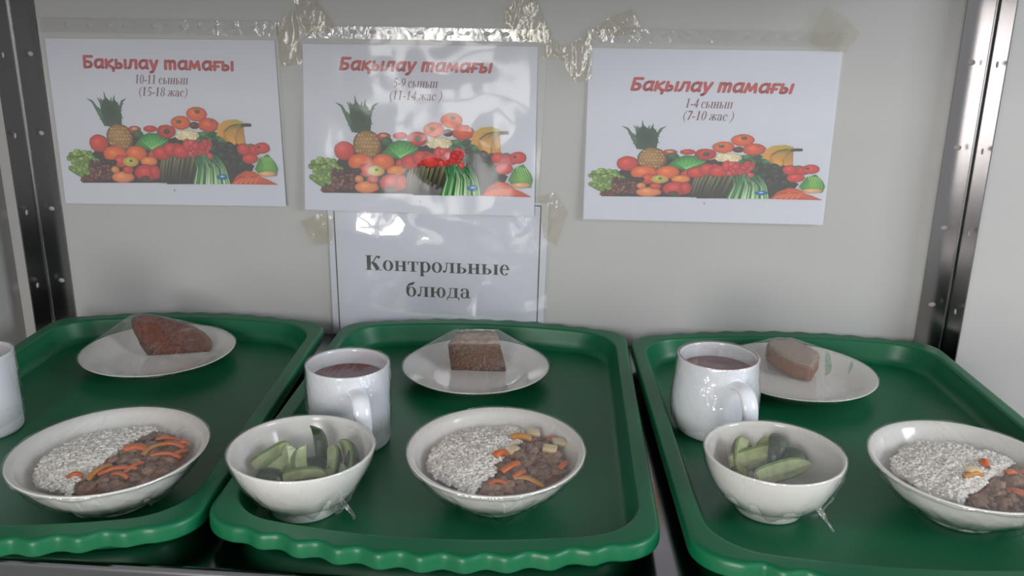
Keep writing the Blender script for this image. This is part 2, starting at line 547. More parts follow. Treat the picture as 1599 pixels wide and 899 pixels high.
# ------------------------------------------------------------------ printed text
class Glyphs:
    """bold serif letters built from stems, bowls and serifs"""
    H, CAP = 0.46, 0.67

    def __init__(s): s.v, s.f = [], []

    def poly(s, pts):
        b = len(s.v)
        s.v += [(s.x + p[0], p[1]) for p in pts]
        s.f.append(tuple(range(b, b + len(pts))))

    def rect(s, x0, y0, x1, y1): s.poly([(x0, y0), (x1, y0), (x1, y1), (x0, y1)])

    def band(s, out, inn, closed=False):
        b = len(s.v)
        n = len(out)
        s.v += [(s.x + p[0], p[1]) for p in out] + [(s.x + p[0], p[1]) for p in inn]
        for i in range(n if closed else n - 1):
            j = (i + 1) % n
            s.f.append((b + i, b + j, b + n + j, b + n + i))

    def ring(s, cx, cy, rx, ry, tx=.12, ty=.03, a0=0, a1=360):
        n = 28
        A = [math.radians(a0 + (a1 - a0) * i / n) for i in range(n + 1)]
        s.band([(cx + rx * math.cos(a), cy + ry * math.sin(a)) for a in A], [(cx + (rx - tx) * math.cos(a), cy + (ry - ty) * math.sin(a)) for a in A])

    def stem(s, x0, x1, y0, y1, sl=.055, bot=True, top=True):
        s.rect(x0, y0, x1, y1)
        if bot: s.rect(x0 - sl, y0, x1 + sl, y0 + .028)
        if top: s.rect(x0 - sl, y1 - .028, x1 + sl, y1)

    def blob(s, cx, cy, r):
        s.poly([(cx + r * math.cos(2 * PI * i / 14), cy + r * math.sin(2 * PI * i / 14)) for i in range(14)])

    def diag(s, pts, w):
        out, inn = [], []
        for k, p in enumerate(pts):
            a, b = Vector(pts[max(0, k - 1)]), Vector(pts[min(len(pts) - 1, k + 1)])
            t = (b - a).normalized()
            ww = w[k] if isinstance(w, (list, tuple)) else w
            out.append((p[0] - t.y * ww / 2, p[1] + t.x * ww / 2))
            inn.append((p[0] + t.y * ww / 2, p[1] - t.x * ww / 2))
        s.band(out, inn)

    def add(s, ch, x):
        s.x = x
        H, C = s.H, s.CAP
        if ch == 'К':
            s.stem(.08, .25, 0, C, .06)
            s.diag([(.25, .33), (.36, .37), (.43, .5), (.5, .62), (.58, .64)], [.04, .05, .05, .05, .07])
            s.blob(.6, .6, .065)
            s.diag([(.30, .36), (.42, .27), (.56, .03)], [.06, .17, .18])
            s.rect(.44, 0, .74, .028)
            return .75
        if ch == 'о': s.ring(.25, H / 2, .225, .245, .125, .03); return .5
        if ch == 'н':
            s.stem(.08, .21, 0, H); s.stem(.38, .51, 0, H); s.rect(.2, H / 2 - .02, .4, H / 2 + .02); return .59
        if ch == 'п':
            s.stem(.08, .21, 0, H, top=False); s.stem(.38, .51, 0, H, top=False); s.rect(.025, H - .03, .565, H); return .59
        if ch == 'т':
            s.stem(.18, .31, 0, H, .07, top=False); s.rect(.02, H - .03, .47, H)
            s.poly([(.02, H), (.02, H - .16), (.045, H - .16), (.09, H)]); s.poly([(.47, H), (.47, H - .16), (.445, H - .16), (.40, H)]); return .49
        if ch == 'р':
            s.stem(.08, .21, -.2, H, .055, top=False); s.rect(.02, H - .03, .21, H); s.ring(.29, H / 2, .225, .245, .125, .035, -125, 130); return .54
        if ch == 'л':
            s.blob(.06, .06, .058); s.diag([(.06, .02), (.12, .05), (.16, .2), (.18, H)], [.05, .05, .05, .04])
            s.stem(.34, .47, 0, H, .055, top=False); s.rect(.11, H - .03, .525, H); return .55
        if ch == 'ь':
            s.stem(.08, .21, 0, H, top=True); s.ring(.26, .135, .21, .135, .12, .03, -95, 95); s.rect(.2, 0, .26, .03); s.rect(.2, .24, .26, .27); return .5
        if ch == 'ы':
            s.stem(.08, .21, 0, H, top=True); s.ring(.26, .135, .2, .135, .115, .03, -95, 95); s.rect(.2, 0, .26, .03); s.rect(.2, .24, .26, .27); s.stem(.58, .71, 0, H); return .79
        if ch == 'е':
            s.ring(.23, H / 2, .205, .245, .12, .03, 0, 320); s.rect(.08, H / 2 + .01, .43, H / 2 + .045); return .46
        if ch == 'с':
            s.ring(.23, H / 2, .205, .245, .12, .03, 50, 318); s.blob(.35, H - .11, .055); return .45
        if ch == 'б':
            s.ring(.26, .215, .225, .235, .125, .03); s.diag([(.06, .22), (.08, .42), (.18, .55), (.32, .59), (.42, .66)], [.06, .08, .1, .12, .04]); return .53
        if ch == 'ю':
            s.stem(.08, .21, 0, H); s.rect(.2, H / 2 - .02, .36, H / 2 + .02); s.ring(.53, H / 2, .2, .245, .12, .03); return .77
        if ch == 'д':
            s.diag([(.1, .03), (.16, .15), (.19, H)], [.05, .05, .04]); s.stem(.36, .49, 0, H, .03, bot=False, top=False); s.rect(.13, H - .03, .54, H)
            s.rect(.02, 0, .58, .035); s.poly([(.02, .03), (.02, -.12), (.045, -.12), (.09, .02)]); s.poly([(.58, .03), (.58, -.12), (.555, -.12), (.51, .02)]); return .6
        if ch == 'а':
            s.diag([(.07, .36), (.13, .43), (.24, .45), (.33, .40), (.355, .3)], [.1, .05, .035, .09, .12]); s.blob(.1, .36, .055)
            s.rect(.29, .06, .415, .33); s.diag([(.33, .06), (.40, .02), (.49, .05)], [.08, .05, .03])
            s.ring(.2, .135, .165, .14, .105, .03, 60, 330); return .5
        if ch == 'ж':
            s.stem(.30, .42, 0, H, .04); s.diag([(.05, .02), (.2, .22), (.34, .25)], [.12, .08, .04]); s.diag([(.67, .02), (.52, .22), (.38, .25)], [.12, .08, .04])
            s.diag([(.06, H - .06), (.14, H - .03), (.24, .26)], [.1, .06, .04]); s.diag([(.66, H - .06), (.58, H - .03), (.48, .26)], [.1, .06, .04]); return .73
        if ch == '1': s.stem(.17, .31, 0, C, .08, top=False); s.poly([(.04, .56), (.31, C), (.17, .55)]); return .5
        if ch == '0': s.ring(.25, C / 2, .22, C / 2 + .01, .12, .03); return .5
        if ch == '8': s.ring(.25, .17, .22, .18, .11, .03); s.ring(.25, .5, .19, .17, .10, .03); return .5
        if ch == '5': s.rect(.12, .58, .44, C); s.poly([(.1, .36), (.15, C), (.2, C), (.16, .36)]); s.ring(.2, .2, .25, .21, .12, .05, -120, 125); return .5
        if ch == '9': s.ring(.25, .45, .21, .23, .11, .03); s.diag([(.42, .45), (.36, .18), (.1, .01)], [.12, .1, .04]); return .5
        if ch == '4': s.rect(.28, 0, .41, C); s.rect(.02, .15, .48, .24); s.diag([(.05, .2), (.36, .64)], .06); return .5
        if ch == '7': s.rect(.05, .57, .46, C); s.diag([(.42, .6), (.2, 0)], .12); return .5
        if ch == '-': s.rect(.03, .18, .29, .26); return .33
        if ch == '(': s.diag([(.28, .7), (.1, .45), (.08, .2), (.28, -.18)], [.03, .08, .09, .03]); return .33
        if ch == ')': s.diag([(.05, .7), (.23, .45), (.25, .2), (.05, -.18)], [.03, .08, .09, .03]); return .33
        return .25


ROUND = {
    'Б': (.56, [[(.46, .67), (.08, .67), (.08, .06), (.26, .06), (.38, .1), (.43, .21), (.38, .33), (.26, .38), (.08, .38)]]),
    'а': (.57, [[(.43, .44), (.34, .5), (.24, .5), (.12, .43), (.07, .28), (.1, .13), (.2, .05), (.32, .09), (.42, .2)], [(.45, .5), (.43, .12), (.47, .05)]]),
    'қ': (.52, [[(.08, .5), (.08, .05)], [(.4, .5), (.12, .28), (.4, .05), (.46, .05), (.44, -.12)]]),
    'ы': (.67, [[(.08, .5), (.08, .06), (.22, .05), (.32, .09), (.35, .18), (.31, .27), (.22, .3), (.08, .3)], [(.55, .5), (.55, .05)]]),
    'л': (.56, [[(.04, .06), (.11, .09), (.16, .25), (.19, .5), (.44, .5), (.44, .05)]]),
    'у': (.5, [[(.07, .5), (.21, .06)], [(.41, .5), (.2, -.06), (.14, -.14), (.06, -.16)]]),
    'т': (.7, [[(.08, .5), (.08, .05)], [(.08, .38), (.16, .48), (.26, .5), (.32, .42), (.32, .05)], [(.32, .38), (.4, .48), (.5, .5), (.56, .42), (.56, .05)]]),
    'м': (.68, [[(.06, .05), (.13, .5), (.3, .13), (.48, .5), (.56, .05)]]),
    'ғ': (.44, [[(.1, .05), (.1, .49), (.38, .49)], [(.0, .24), (.28, .24)]]),
    ' ': (.26, []),
}


def round_geo(body, shear=0.0, w=.165):
    g = Glyphs()
    x = 0
    for ch in body:
        adv, strokes = ROUND[ch]
        g.x = x
        for st in strokes:
            for a, b in zip(st, st[1:]): g.diag([a, b], w)
            for q in st: g.blob(q[0], q[1], w / 2)
        x += adv
    return [(p[0] + shear * p[1], p[1]) for p in g.v], g.f


def serif_geo(body, shear=0.0):
    g = Glyphs()
    x = 0
    for ch in body: x += g.add(ch, x)
    return [(p[0] + shear * p[1], p[1]) for p in g.v], g.f


def fit_text(geo, x0, x1, z, hscale, zslope=0.0):
    """stretch 2D lettering between x0 and x1 with baseline z, em height hscale"""
    vs, fs = geo
    a, b = min(v[0] for v in vs), max(v[0] for v in vs)
    return [(x0 + (v[0] - a) / (b - a) * (x1 - x0), z + v[1] * hscale + zslope * (v[0] - a) / (b - a)) for v in vs], fs


# ------------------------------------------------------------------ printed fruit picture (flat print, one mesh)
class Print:
    def __init__(s): s.v, s.f, s.c, s.k = [], [], [], 0

    def pt(s, fr, X, Y):
        px, py = (905 + X / 6.419, 180 + Y / 6.42) if fr == 'A' else (1090 + X / 6.914, 200 + Y / 6.914)
        return 55.3 + .8 * (px - 919.8) + .045 * (py - 282), 200.6 - .852 * (py - 308) + .0267 * (px - 920)

    def poly(s, fr, pts, col, col2=None):
        b = len(s.v)
        c1, c2 = lin(col), lin(col2 or col)
        cx, cyy = sum(p[0] for p in pts) / len(pts), sum(p[1] for p in pts) / len(pts)
        s.k += 1
        s.v.append((*s.pt(fr, cx, cyy), s.k)); s.c.append(c1)
        for p in pts: s.v.append((*s.pt(fr, *p), s.k)); s.c.append(c2)
        n = len(pts)
        for i in range(n): s.f.append((b, b + 1 + i, b + 1 + (i + 1) % n))

    def blob(s, fr, X, Y, rx, ry, col, edge=None, hl=(-.25, -.3), rot=0, jit=.03, n=22):
        rnd = random.Random(int(X * 7 + Y * 13))
        b = len(s.v)
        s.k += 1
        base = lin(col)
        ec = lin(edge) if edge else tuple(v * .45 for v in base)
        hi = tuple(min(1, v * 1.35 + .03) for v in base)
        cr_, sr_ = math.cos(rot), math.sin(rot)
        s.v.append((*s.pt(fr, X + hl[0] * rx, Y + hl[1] * ry), s.k)); s.c.append(hi)
        js = [1 + rnd.uniform(-jit, jit) for _ in range(n)]
        for q, c in ((.45, base), (.8, tuple(.75 * a + .25 * e for a, e in zip(base, ec))), (1, ec)):
            for i in range(n):
                a = 2 * PI * i / n
                ux, uy = rx * q * js[i] * math.cos(a) + hl[0] * rx * (1 - q), ry * q * js[i] * math.sin(a) + hl[1] * ry * (1 - q)
                s.v.append((*s.pt(fr, X + ux * cr_ - uy * sr_, Y + ux * sr_ + uy * cr_), s.k)); s.c.append(c)
        for i in range(n):
            j = (i + 1) % n
            s.f.append((b, b + 1 + i, b + 1 + j))
            for r in range(2): s.f.append((b + 1 + r * n + i, b + 1 + (r + 1) * n + i, b + 1 + (r + 1) * n + j, b + 1 + r * n + j))

    def stroke(s, fr, pts, w, col, w2=None, col2=None):
        b = len(s.v)
        s.k += 1
        n = len(pts)
        c1, c2 = lin(col), lin(col2 or col)
        for k, p in enumerate(pts):
            a, q = Vector(pts[max(0, k - 1)]), Vector(pts[min(n - 1, k + 1)])
            t = (q - a).normalized()
            f = k / (n - 1)
            ww = w + ((w2 if w2 is not None else w) - w) * f
            c = tuple(x + (y - x) * f for x, y in zip(c1, c2))
            for sg in (1, -1):
                s.v.append((*s.pt(fr, p[0] - sg * t.y * ww / 2, p[1] + sg * t.x * ww / 2), s.k)); s.c.append(c)
        for k in range(n - 1): s.f.append((b + 2 * k, b + 2 * k + 1, b + 2 * k + 3, b + 2 * k + 2))


def fruit_print():
    p = Print()
    R = random.Random(5)
    # dark ground behind the heap
    p.poly('A', [(200, 795), (250, 690), (420, 560), (600, 480), (860, 420), (1150, 470), (1330, 480), (1348, 830), (220, 815)], '3A2A22', '2E241E')
    p.poly('B', [(-20, 480), (100, 380), (300, 340), (480, 330), (700, 370), (900, 460), (920, 560), (1060, 620), (1000, 700), (760, 772), (-20, 765)], '24301F', '2A2A20')
    # pineapple leaves and body
    for X, Y, x0, w in [(425, 155, 600, 26), (540, 150, 620, 30), (627, 105, 640, 60), (570, 150, 625, 50), (740, 135, 690, 50), (865, 162, 700, 26), (830, 200, 710, 26), (490, 230, 620, 40), (512, 280, 625, 40), (530, 325, 630, 40), (800, 260, 700, 40), (800, 320, 700, 40), (700, 150, 670, 40), (600, 160, 640, 50), (770, 190, 690, 40)]:
        c = R.choice(['2E4634', '26402C', '3C5A44', '1E3426'])
        p.stroke('A', [(x0, 360), ((x0 * 2 + X) / 3, 270 + (Y - 150) * .25), ((x0 + X * 2) / 3, (Y * 2 + 260) / 3 - 8), (X, Y)], 60, c, 3, '5A7A60')
    p.poly('A', [(605, 375), (575, 300), (560, 235), (600, 180), (640, 150), (690, 190), (735, 170), (770, 215), (785, 290), (765, 375)], '263A2C', '30503A')
    p.blob('A', 722, 465, 150, 112, 'A07A44', '4E3A24')
    for r in range(6):
        for k in range(8):
            X, Y = 615 + k * 32 + (r % 2) * 16, 395 + r * 28
            if ((X - 722) / 130) ** 2 + ((Y - 465) / 95) ** 2 < 1: p.blob('A', X, Y, 17, 11, R.choice(['B98C50', 'A87A40', 'C49A60']), '6A4C2C', rot=.3, n=8)
    # back row
    p.blob('A', 900, 405, 75, 30, 'A84A38'); p.blob('A', 900, 398, 40, 14, 'C89070', 'A84A38')
    p.blob('A', 1075, 402, 75, 26, 'C23A30'); p.blob('A', 1245, 425, 105, 52, 'CC3E34'); p.blob('A', 1250, 425, 45, 24, '3A4A2A', '6A2A20')
    p.blob('A', 930, 440, 60, 30, '3A5A34')
    p.poly('A', [(870, 530), (960, 460), (1050, 430), (1180, 440), (1260, 500), (1200, 550), (1080, 580), (950, 550)], '52B04A', '2E6E30')
    for a in range(7): p.stroke('A', [(1060, 560), (980 + a * 40, 500), (960 + a * 50, 455 + abs(a - 3) * 8)], 8, '8CD07C', 3, '5AB054')
    p.blob('A', 480, 505, 110, 70, 'CC4034')
    # oranges, apples, mango
    p.blob('A', 1080, 605, 75, 38, 'C24A36')
    p.blob('A', 1220, 590, 90, 55, 'C63C34'); p.blob('A', 1330, 570, 90, 55, 'CC4238')
    p.blob('A', 640, 590, 135, 62, 'E06A30', 'A83E20'); p.blob('A', 880, 590, 120, 60, 'E06A32', 'A83E20')
    p.blob('A', 690, 650, 80, 50, 'CC4A34'); p.blob('A', 800, 655, 90, 40, 'B9B04E', 'C8643A'); p.blob('A', 805, 648, 22, 10, '4E5A2A', '7A8A3A')
    # grapes green then dark
    for k in range(110):
        a = R.uniform(0, 2 * PI); q = math.sqrt(R.random())
        X, Y = 265 + 165 * q * math.cos(a), 655 + 100 * q * math.sin(a)
        p.blob('A', X, Y, 32, 22, R.choice(['8AA84C', '7A9A40', '9AB45A', '6A8A3A']), '3E5624', n=12)
    p.stroke('A', [(97, 607), (200, 610), (300, 600)], 6, '3A3A20')
    for k in range(60):
        X, Y = R.uniform(330, 560), R.uniform(640, 795)
        p.blob('A', X, Y, 26, 18, R.choice(['5E2C2C', '6E3832', '4E2428', '7A443A']), '2E1616', n=12)
    for k in range(12): p.blob('A', R.uniform(220, 340), R.uniform(770, 800), 30, 16, '6E302A', '32181A', n=10)
    p.stroke('A', [(415, 765), (450, 715)], 8, 'B09A7A', 4)
    for X in (500, 570, 610): p.blob('A', X, 655, 40, 22, '3A1C22')
    p.blob('A', 615, 715, 50, 30, 'D08A54', '8A3A28'); p.blob('A', 690, 775, 130, 45, 'E08A54', 'B04A30'); p.blob('A', 760, 720, 60, 30, 'C84A34')
    p.blob('A', 1010, 655, 95, 38, 'E48A3A', 'B05024')
    p.blob('A', 960, 745, 135, 68, 'C83A32', '7A201E'); p.blob('A', 940, 790, 60, 24, '3E3A26', '7A2A22'); p.blob('A', 1060, 740, 60, 60, 'C23830', '74201E')
    # beans
    for k in range(60):
        t = R.random()
        x0, y0 = 1110 + 500 * t, 670 + R.uniform(-30, 40) - 60 * t
        c = R.choice(['6A5A44', '857858', '54483A', '92926A', '66744C'])
        p.stroke('A', [(x0 + 60, y0 - 40), (x0 + 20, y0 + 50), (x0 - 50 + 40 * (1 - t), min(835, y0 + 150))], 13, c, 6, '2E2820')
    # front row right: tomatoes, radish, cauliflower, greens
    p.blob('B', 75, 320, 105, 55, 'C8382E'); p.blob('B', 75, 318, 42, 24, '3E4A2C', '7A2A20')
    p.blob('B', 255, 250, 115, 58, 'DC6430', 'A83A22'); p.blob('B', 235, 240, 34, 17, '4A5228', '8A4A24'); p.stroke('B', [(160, 215), (200, 225), (240, 235)], 12, '5E7A34', 6)
    p.blob('B', 410, 275, 60, 30, '5A3028')
    p.blob('B', 455, 182, 122, 60, 'DC6030', 'A83A22'); p.blob('B', 468, 162, 36, 18, '4A5228', '8A4A24'); p.stroke('B', [(415, 130), (450, 135), (470, 155)], 12, '5E7A34', 6)
    p.blob('B', 580, 275, 122, 60, 'D2542E', '94301E'); p.blob('B', 620, 245, 20, 10, '8A4A2A', 'B8502E')
    p.blob('B', 310, 355, 150, 46, 'E0D0A4', 'A89A74')
    for k in range(26): p.blob('B', R.uniform(190, 430), R.uniform(325, 385), 22, 14, R.choice(['E8DAB2', 'DCCA9E', 'F0E4C2']), 'C0AE84', n=9)
    for k in range(40):
        X, Y = R.uniform(430, 800), R.uniform(345, 480)
        p.blob('B', X, Y, 48, 26, R.choice(['2E5A34', '3A7040', '24482C', '47804A']), '1C3420', jit=.2, n=10)
    for X, Y, rx in [(-20, 500, 110), (90, 470, 90), (210, 490, 110), (300, 440, 60)]: p.blob('B', X, Y, rx, 58, 'CC3A34', '8A201E')
    for k in range(26): p.blob('B', R.uniform(330, 560), R.uniform(410, 540), 46, 30, R.choice(['CC3C3C', 'D24A48', 'BE3036']), '84201E', n=12)
    # banana
    p.poly('B', [(700, 370), (720, 290), (800, 250), (970, 250), (985, 300), (985, 450), (900, 450), (800, 440)], 'C88E3A', 'B07A30')
    p.stroke('B', [(700, 370), (715, 300), (790, 262), (900, 250), (985, 265)], 80, 'D8963A', 22, 'A89A3A')
    p.stroke('B', [(840, 440), (800, 360), (830, 300), (960, 278)], 90, 'E0A23E', 20, '6E7030')
    p.stroke('B', [(930, 450), (940, 380), (920, 320), (975, 290)], 90, 'D8963A', 18, '6A6A30')
    p.stroke('B', [(760, 330), (830, 290), (930, 272)], 10, '4A4A24'); p.stroke('B', [(880, 440), (885, 370), (930, 310)], 8, '9A6A2A')
    p.stroke('B', [(960, 285), (1020, 280), (1080, 283)], 30, '4A3228', 26)
    # dark lettuce, tomatoes, squash, carrots
    for k in range(70): p.blob('B', R.uniform(650, 920), R.uniform(440, 650), 50, 28, R.choice(['2A2A22', '1E241C', '34302A', '2A3A26']), '141612', jit=.2, n=10)
    p.poly('B', [(1060, 650), (1130, 560), (1230, 525), (1310, 600), (1335, 650), (1310, 710), (1200, 715), (1090, 680)], '74B244', '3A7A2C')
    for a in range(5): p.stroke('B', [(1150 + a * 25, 540 + a * 4), (1180 + a * 28, 610), (1200 + a * 25, 690)], 12, '9ACA6A', 5, '6AA848')
    p.blob('B', 1200, 692, 110, 24, 'D8A878', 'A0683E')
    p.blob('B', 1020, 560, 95, 45, 'CC3A30'); p.blob('B', 960, 480, 80, 50, 'C83A32'); p.blob('B', 1090, 490, 80, 45, 'C2342C')
    p.blob('B', 1175, 475, 92, 48, 'CC3A34'); p.blob('B', 1140, 467, 22, 12, '3A4228', '7A2A20'); p.stroke('B', [(1010, 450), (1050, 440), (1080, 445)], 18, '3A6A34', 6)
    p.poly('B', [(760, 772), (840, 700), (950, 660), (1050, 670), (1130, 720), (1200, 740), (1315, 786)], 'DC6038', 'B84A2C')
    for a in range(5): p.stroke('B', [(800 + a * 60, 770), (900 + a * 50, 725 - a * 4), (960 + a * 40, 690 + a * 8)], 16, 'E87A48', 6, 'C85030')
    p.stroke('B', [(860, 712), (940, 715)], 8, '8A3A24'); p.stroke('B', [(990, 712), (1060, 715)], 8, '8A3A24')
    # leeks and blue band
    for k in range(34):
        f = k / 33
        x1 = 300 + f * 440
        x0 = 400 + f * 240 + R.uniform(-15, 15)
        p.stroke('B', [(x0 + R.uniform(-40, 40), 540 + R.uniform(-30, 30)), ((x0 + x1) / 2 + 20, 640), (x1, 768)], 16, R.choice(['2A6A40', '357A48', '1E5232']), 15, R.choice(['9CC88A', 'C8E0B4', '5A9A54', '3A7A44', '2A5A34']))
    p.blob('B', 665, 710, 70, 24, '2A6AA8', '1A3A6A'); p.blob('B', 665, 706, 30, 10, '8AC0D8', '2A6AA8')
    p.poly('B', [(58, 815), (66, 800), (70, 830)], '55505A')
    return p


PR = fruit_print()
# grape tip, carrot tip and pineapple tip of each print
PIC = {1: ((-625.9, 222.1), (-346.9, 201.7), (-567.4, 309.4)), 2: ((-303.2, 220.1), (-18.1, 195.6), (-241.4, 311.1)), 3: ((55.3, 220.3), (343.7, 203.1), (118.0, 290.6))}


# ------------------------------------------------------------------ sheets on the wall
def quad_grid(c, nx, nz, yfun):
    """c = TL,TR,BR,BL wall coordinates (x,z)"""
    vs, fs = [], []
    for k in range(nz + 1):
        for i in range(nx + 1):
            u, v = i / nx, k / nz
            x = (1 - v) * ((1 - u) * c[0][0] + u * c[1][0]) + v * ((1 - u) * c[3][0] + u * c[2][0])
            z = (1 - v) * ((1 - u) * c[0][1] + u * c[1][1]) + v * ((1 - u) * c[3][1] + u * c[2][1])
            vs.append((x, yfun(x, z, u, v), z))
    for k in range(nz):
        for i in range(nx):
            a = k * (nx + 1) + i
            fs.append((a, a + nx + 1, a + nx + 2, a + 1))
    return vs, fs


def local(vs, base): return [(v[0] - base[0], v[1] - base[1], v[2] - base[2]) for v in vs]


def sheet_solid(name, vs, fs, thick, mat, parent, nx, nz):
    """give a gridded sheet a thickness"""
    n = len(vs)
    v2 = list(vs) + [(v[0], v[1] + thick, v[2]) for v in vs]
    f2 = list(fs) + [tuple(i + n for i in f[::-1]) for f in fs]
    bd = [i for i in range(nx + 1)] + [k * (nx + 1) + nx for k in range(1, nz + 1)] + [nz * (nx + 1) + i for i in range(nx - 1, -1, -1)] + [k * (nx + 1) for k in range(nz - 1, 0, -1)]
    for a, b in zip(bd, bd[1:] + bd[:1]): f2.append((a, b, b + n, a + n))
    return mesh(name, v2, f2, mat, parent, smooth=False)


def sheet(num, label, paper, sleeve, lift, texts, pic, seed, wrinkle):
    base = ((paper[3][0] + paper[2][0]) / 2, 0.0, min(paper[2][1], paper[3][1]))
    zt, zb = paper[0][1], base[2]
    root = thing('poster', base, label, 'poster', 'printed sheets in clear sleeves taped to the back panel')

    def ypap(x, z, u=0, v=0): return -(1.6 + lift * max(0.0, (zt - z) / (zt - zb)) ** 1.3)
    vs, fs = quad_grid(paper, 12, 12, ypap)
    sheet_solid('paper', local(vs, base), fs, 0.25, M_PAPER, root, 12, 12)
    for nm, (pv, pf), m in texts:
        mesh(nm, local([(x, ypap(x, z) - 0.12, z) for x, z in pv], base), pf, m, root, smooth=False)
    if pic:
        A3 = [Vector(p) for p in PIC[3]]
        B3 = [Vector(p) for p in pic]
        Ma = Matrix((A3[1] - A3[0], A3[2] - A3[0])).transposed()
        Mb = Matrix((B3[1] - B3[0], B3[2] - B3[0])).transposed()
        Mq = Mb @ Ma.inverted()
        out = []
        for x, z, k in PR.v:
            w = B3[0] + Mq @ (Vector((x, z)) - A3[0])
            out.append((w.x, ypap(w.x, w.y) - 0.12 - k * 0.0022, w.y))
        o = mesh('fruit_picture', local(out, base), PR.f, M_PRINT, root, smooth=False, cols=PR.c)
        o['label'] = 'printed heap of fruit and vegetables'

    def ysl(x, z, u=0, v=0):
        nn = noise.noise(Vector((x * .012, z * .02, seed))) * 1.6 + noise.noise(Vector((x * .03, z * .03, seed + 9))) * .8
        e = min(1, 6 * min(u, 1 - u)) if 0 < u < 1 else 0
        bul = 4.5 * math.exp(-((x + 222) / 38) ** 2 - ((z - 138) / 20) ** 2) + 3 * math.exp(-((x + 248) / 14) ** 2 - ((z - 150) / 14) ** 2) if num == 4 else 0
        return min(-0.6, ypap(x, min(z, zt)) - 2.6 - bul - wrinkle * nn * (0.3 + .7 * e))
    vs, fs = quad_grid(sleeve, 60, 44, ysl)
    sl = mesh('plastic_sleeve', local(vs, base), fs, M_SLEEVE4 if num == 4 else M_SLEEVE, root)
    sl['label'] = 'clear plastic sleeve'
    if zt < sleeve[0][1] - 10:
        # hole strip of the pocket above the paper, with its punched slots
        x0, x1, z1, z0 = sleeve[0][0], sleeve[1][0], (sleeve[0][1] + sleeve[1][1]) / 2, zt + 7
        hx = [x0 + (x1 - x0) * f for f in (.12, .22, .30, .365, .49, .61, .68, .755, .83)]
        hol = [oval(x, (z0 + z1) / 2 + 1, 4.6 if i % 3 else 2.8, 2.6) for i, x in enumerate(hx)]
        outl = [(x0, z0), (x1, z0)] + [(x1 - (x1 - x0) * k / 150, z1 - (1.2 if k % 2 else 0)) for k in range(151)]
        pv, pf = curve2d(outl, hol, 0.4)
        st = mesh('hole_strip', local([(a, -4.6 - c, b) for a, b, c in pv], base), pf, M_STRIP, sl, smooth=False)
    return root


def title(x0, x1, z, em, shear):
    return ('title_lettering', fit_text(round_geo('Бақылау тамағы', shear), x0, x1, z, em), M_RED)


def sub(a, b, x, y):
    return [('class_lettering', fit_text(serif_geo(a, .25), x[0], x[1], x[2], 16.5), M_SUB),
            ('age_lettering', fit_text(serif_geo(b, .25), y[0], y[1], y[2], 16.5), M_SUB)]


def frame_lines(pts, w):
    vs, fs = [], []
    for (x0, z0), (x1, z1) in zip(pts, pts[1:]):
        t = Vector((x1 - x0, z1 - z0)).normalized() * w / 2
        b = len(vs)
        vs += [(x0 - t.y, z0 + t.x), (x1 - t.y, z1 + t.x), (x1 + t.y, z1 - t.x), (x0 + t.y, z0 - t.x)]
        fs.append((b, b + 1, b + 2, b + 3))
    return vs, fs


sheet(4, 'white sheet with large black serif lettering and thin black frame, behind the middle tray', [(-283, 191), (5.5, 190), (2, 1.5), (-283, 1.5)], [(-287, 193), (9, 193), (6, 1.2), (-287, 1.2)], 0.8,
      [('heading_lettering', fit_text(serif_geo('Контрольные'), -235.5, -44, 93, 30, -.6), M_BLACK),
       ('heading_lettering', fit_text(serif_geo('блюда'), -181.6, -95, 58.5, 30, -.3), M_BLACK),
       ('frame_line', frame_lines([(-273.9, 2), (-275.4, 186), (-4.6, 186.2), (-6.5, 2)], 1.5), M_BLACK)], None, 41, 1.0)
sheet(1, 'fruit poster headed 10-11 in brown-red, beside the dark corner post', [(-637.6, 382.5), (-340.5, 385), (-337, 176.5), (-636.2, 171.5)], [(-642, 407), (-336, 408), (-334, 176), (-642.5, 170)], 5.0,
      [title(-591.2, -394.5, 346.7, 21.5, .05)] + sub('10-11 сынып', '(15-18 жас)', (-524.6, -454.9, 329), (-521.3, -457.2, 313.7)), PIC[1], 3, 1.0)
sheet(2, 'fruit poster headed 5-9 whose crinkled sleeve overlaps the black lettered sheet', [(-305.3, 381.5), (-13.3, 383), (-12.9, 174), (-311, 173.5)], [(-308, 403.5), (0, 403.5), (-10, 173.5), (-312, 172.5)], 7.0,
      [title(-260.2, -67.9, 350.6, 21.5, .2)] + sub('5-9 сынып', '(11-14 жас )', (-192.3, -135.8, 331.4), (-197.5, -131.1, 316)), PIC[2], 17, 2.2)
sheet(3, 'fruit poster headed 1-4 above the tray with the light bread slice', [(49, 382.5), (349.4, 384), (349.3, 174), (50, 172)], [(46.5, 405), (351.4, 406.5), (350, 174), (48.5, 171)], 5.0,
      [title(101, 297.3, 333.3, 21.5, .2)] + sub('1-4 сынып', '(7-10 жас )', (169.2, 226.5, 314.3), (167.1, 228.5, 299.5)), PIC[3], 29, 1.0)


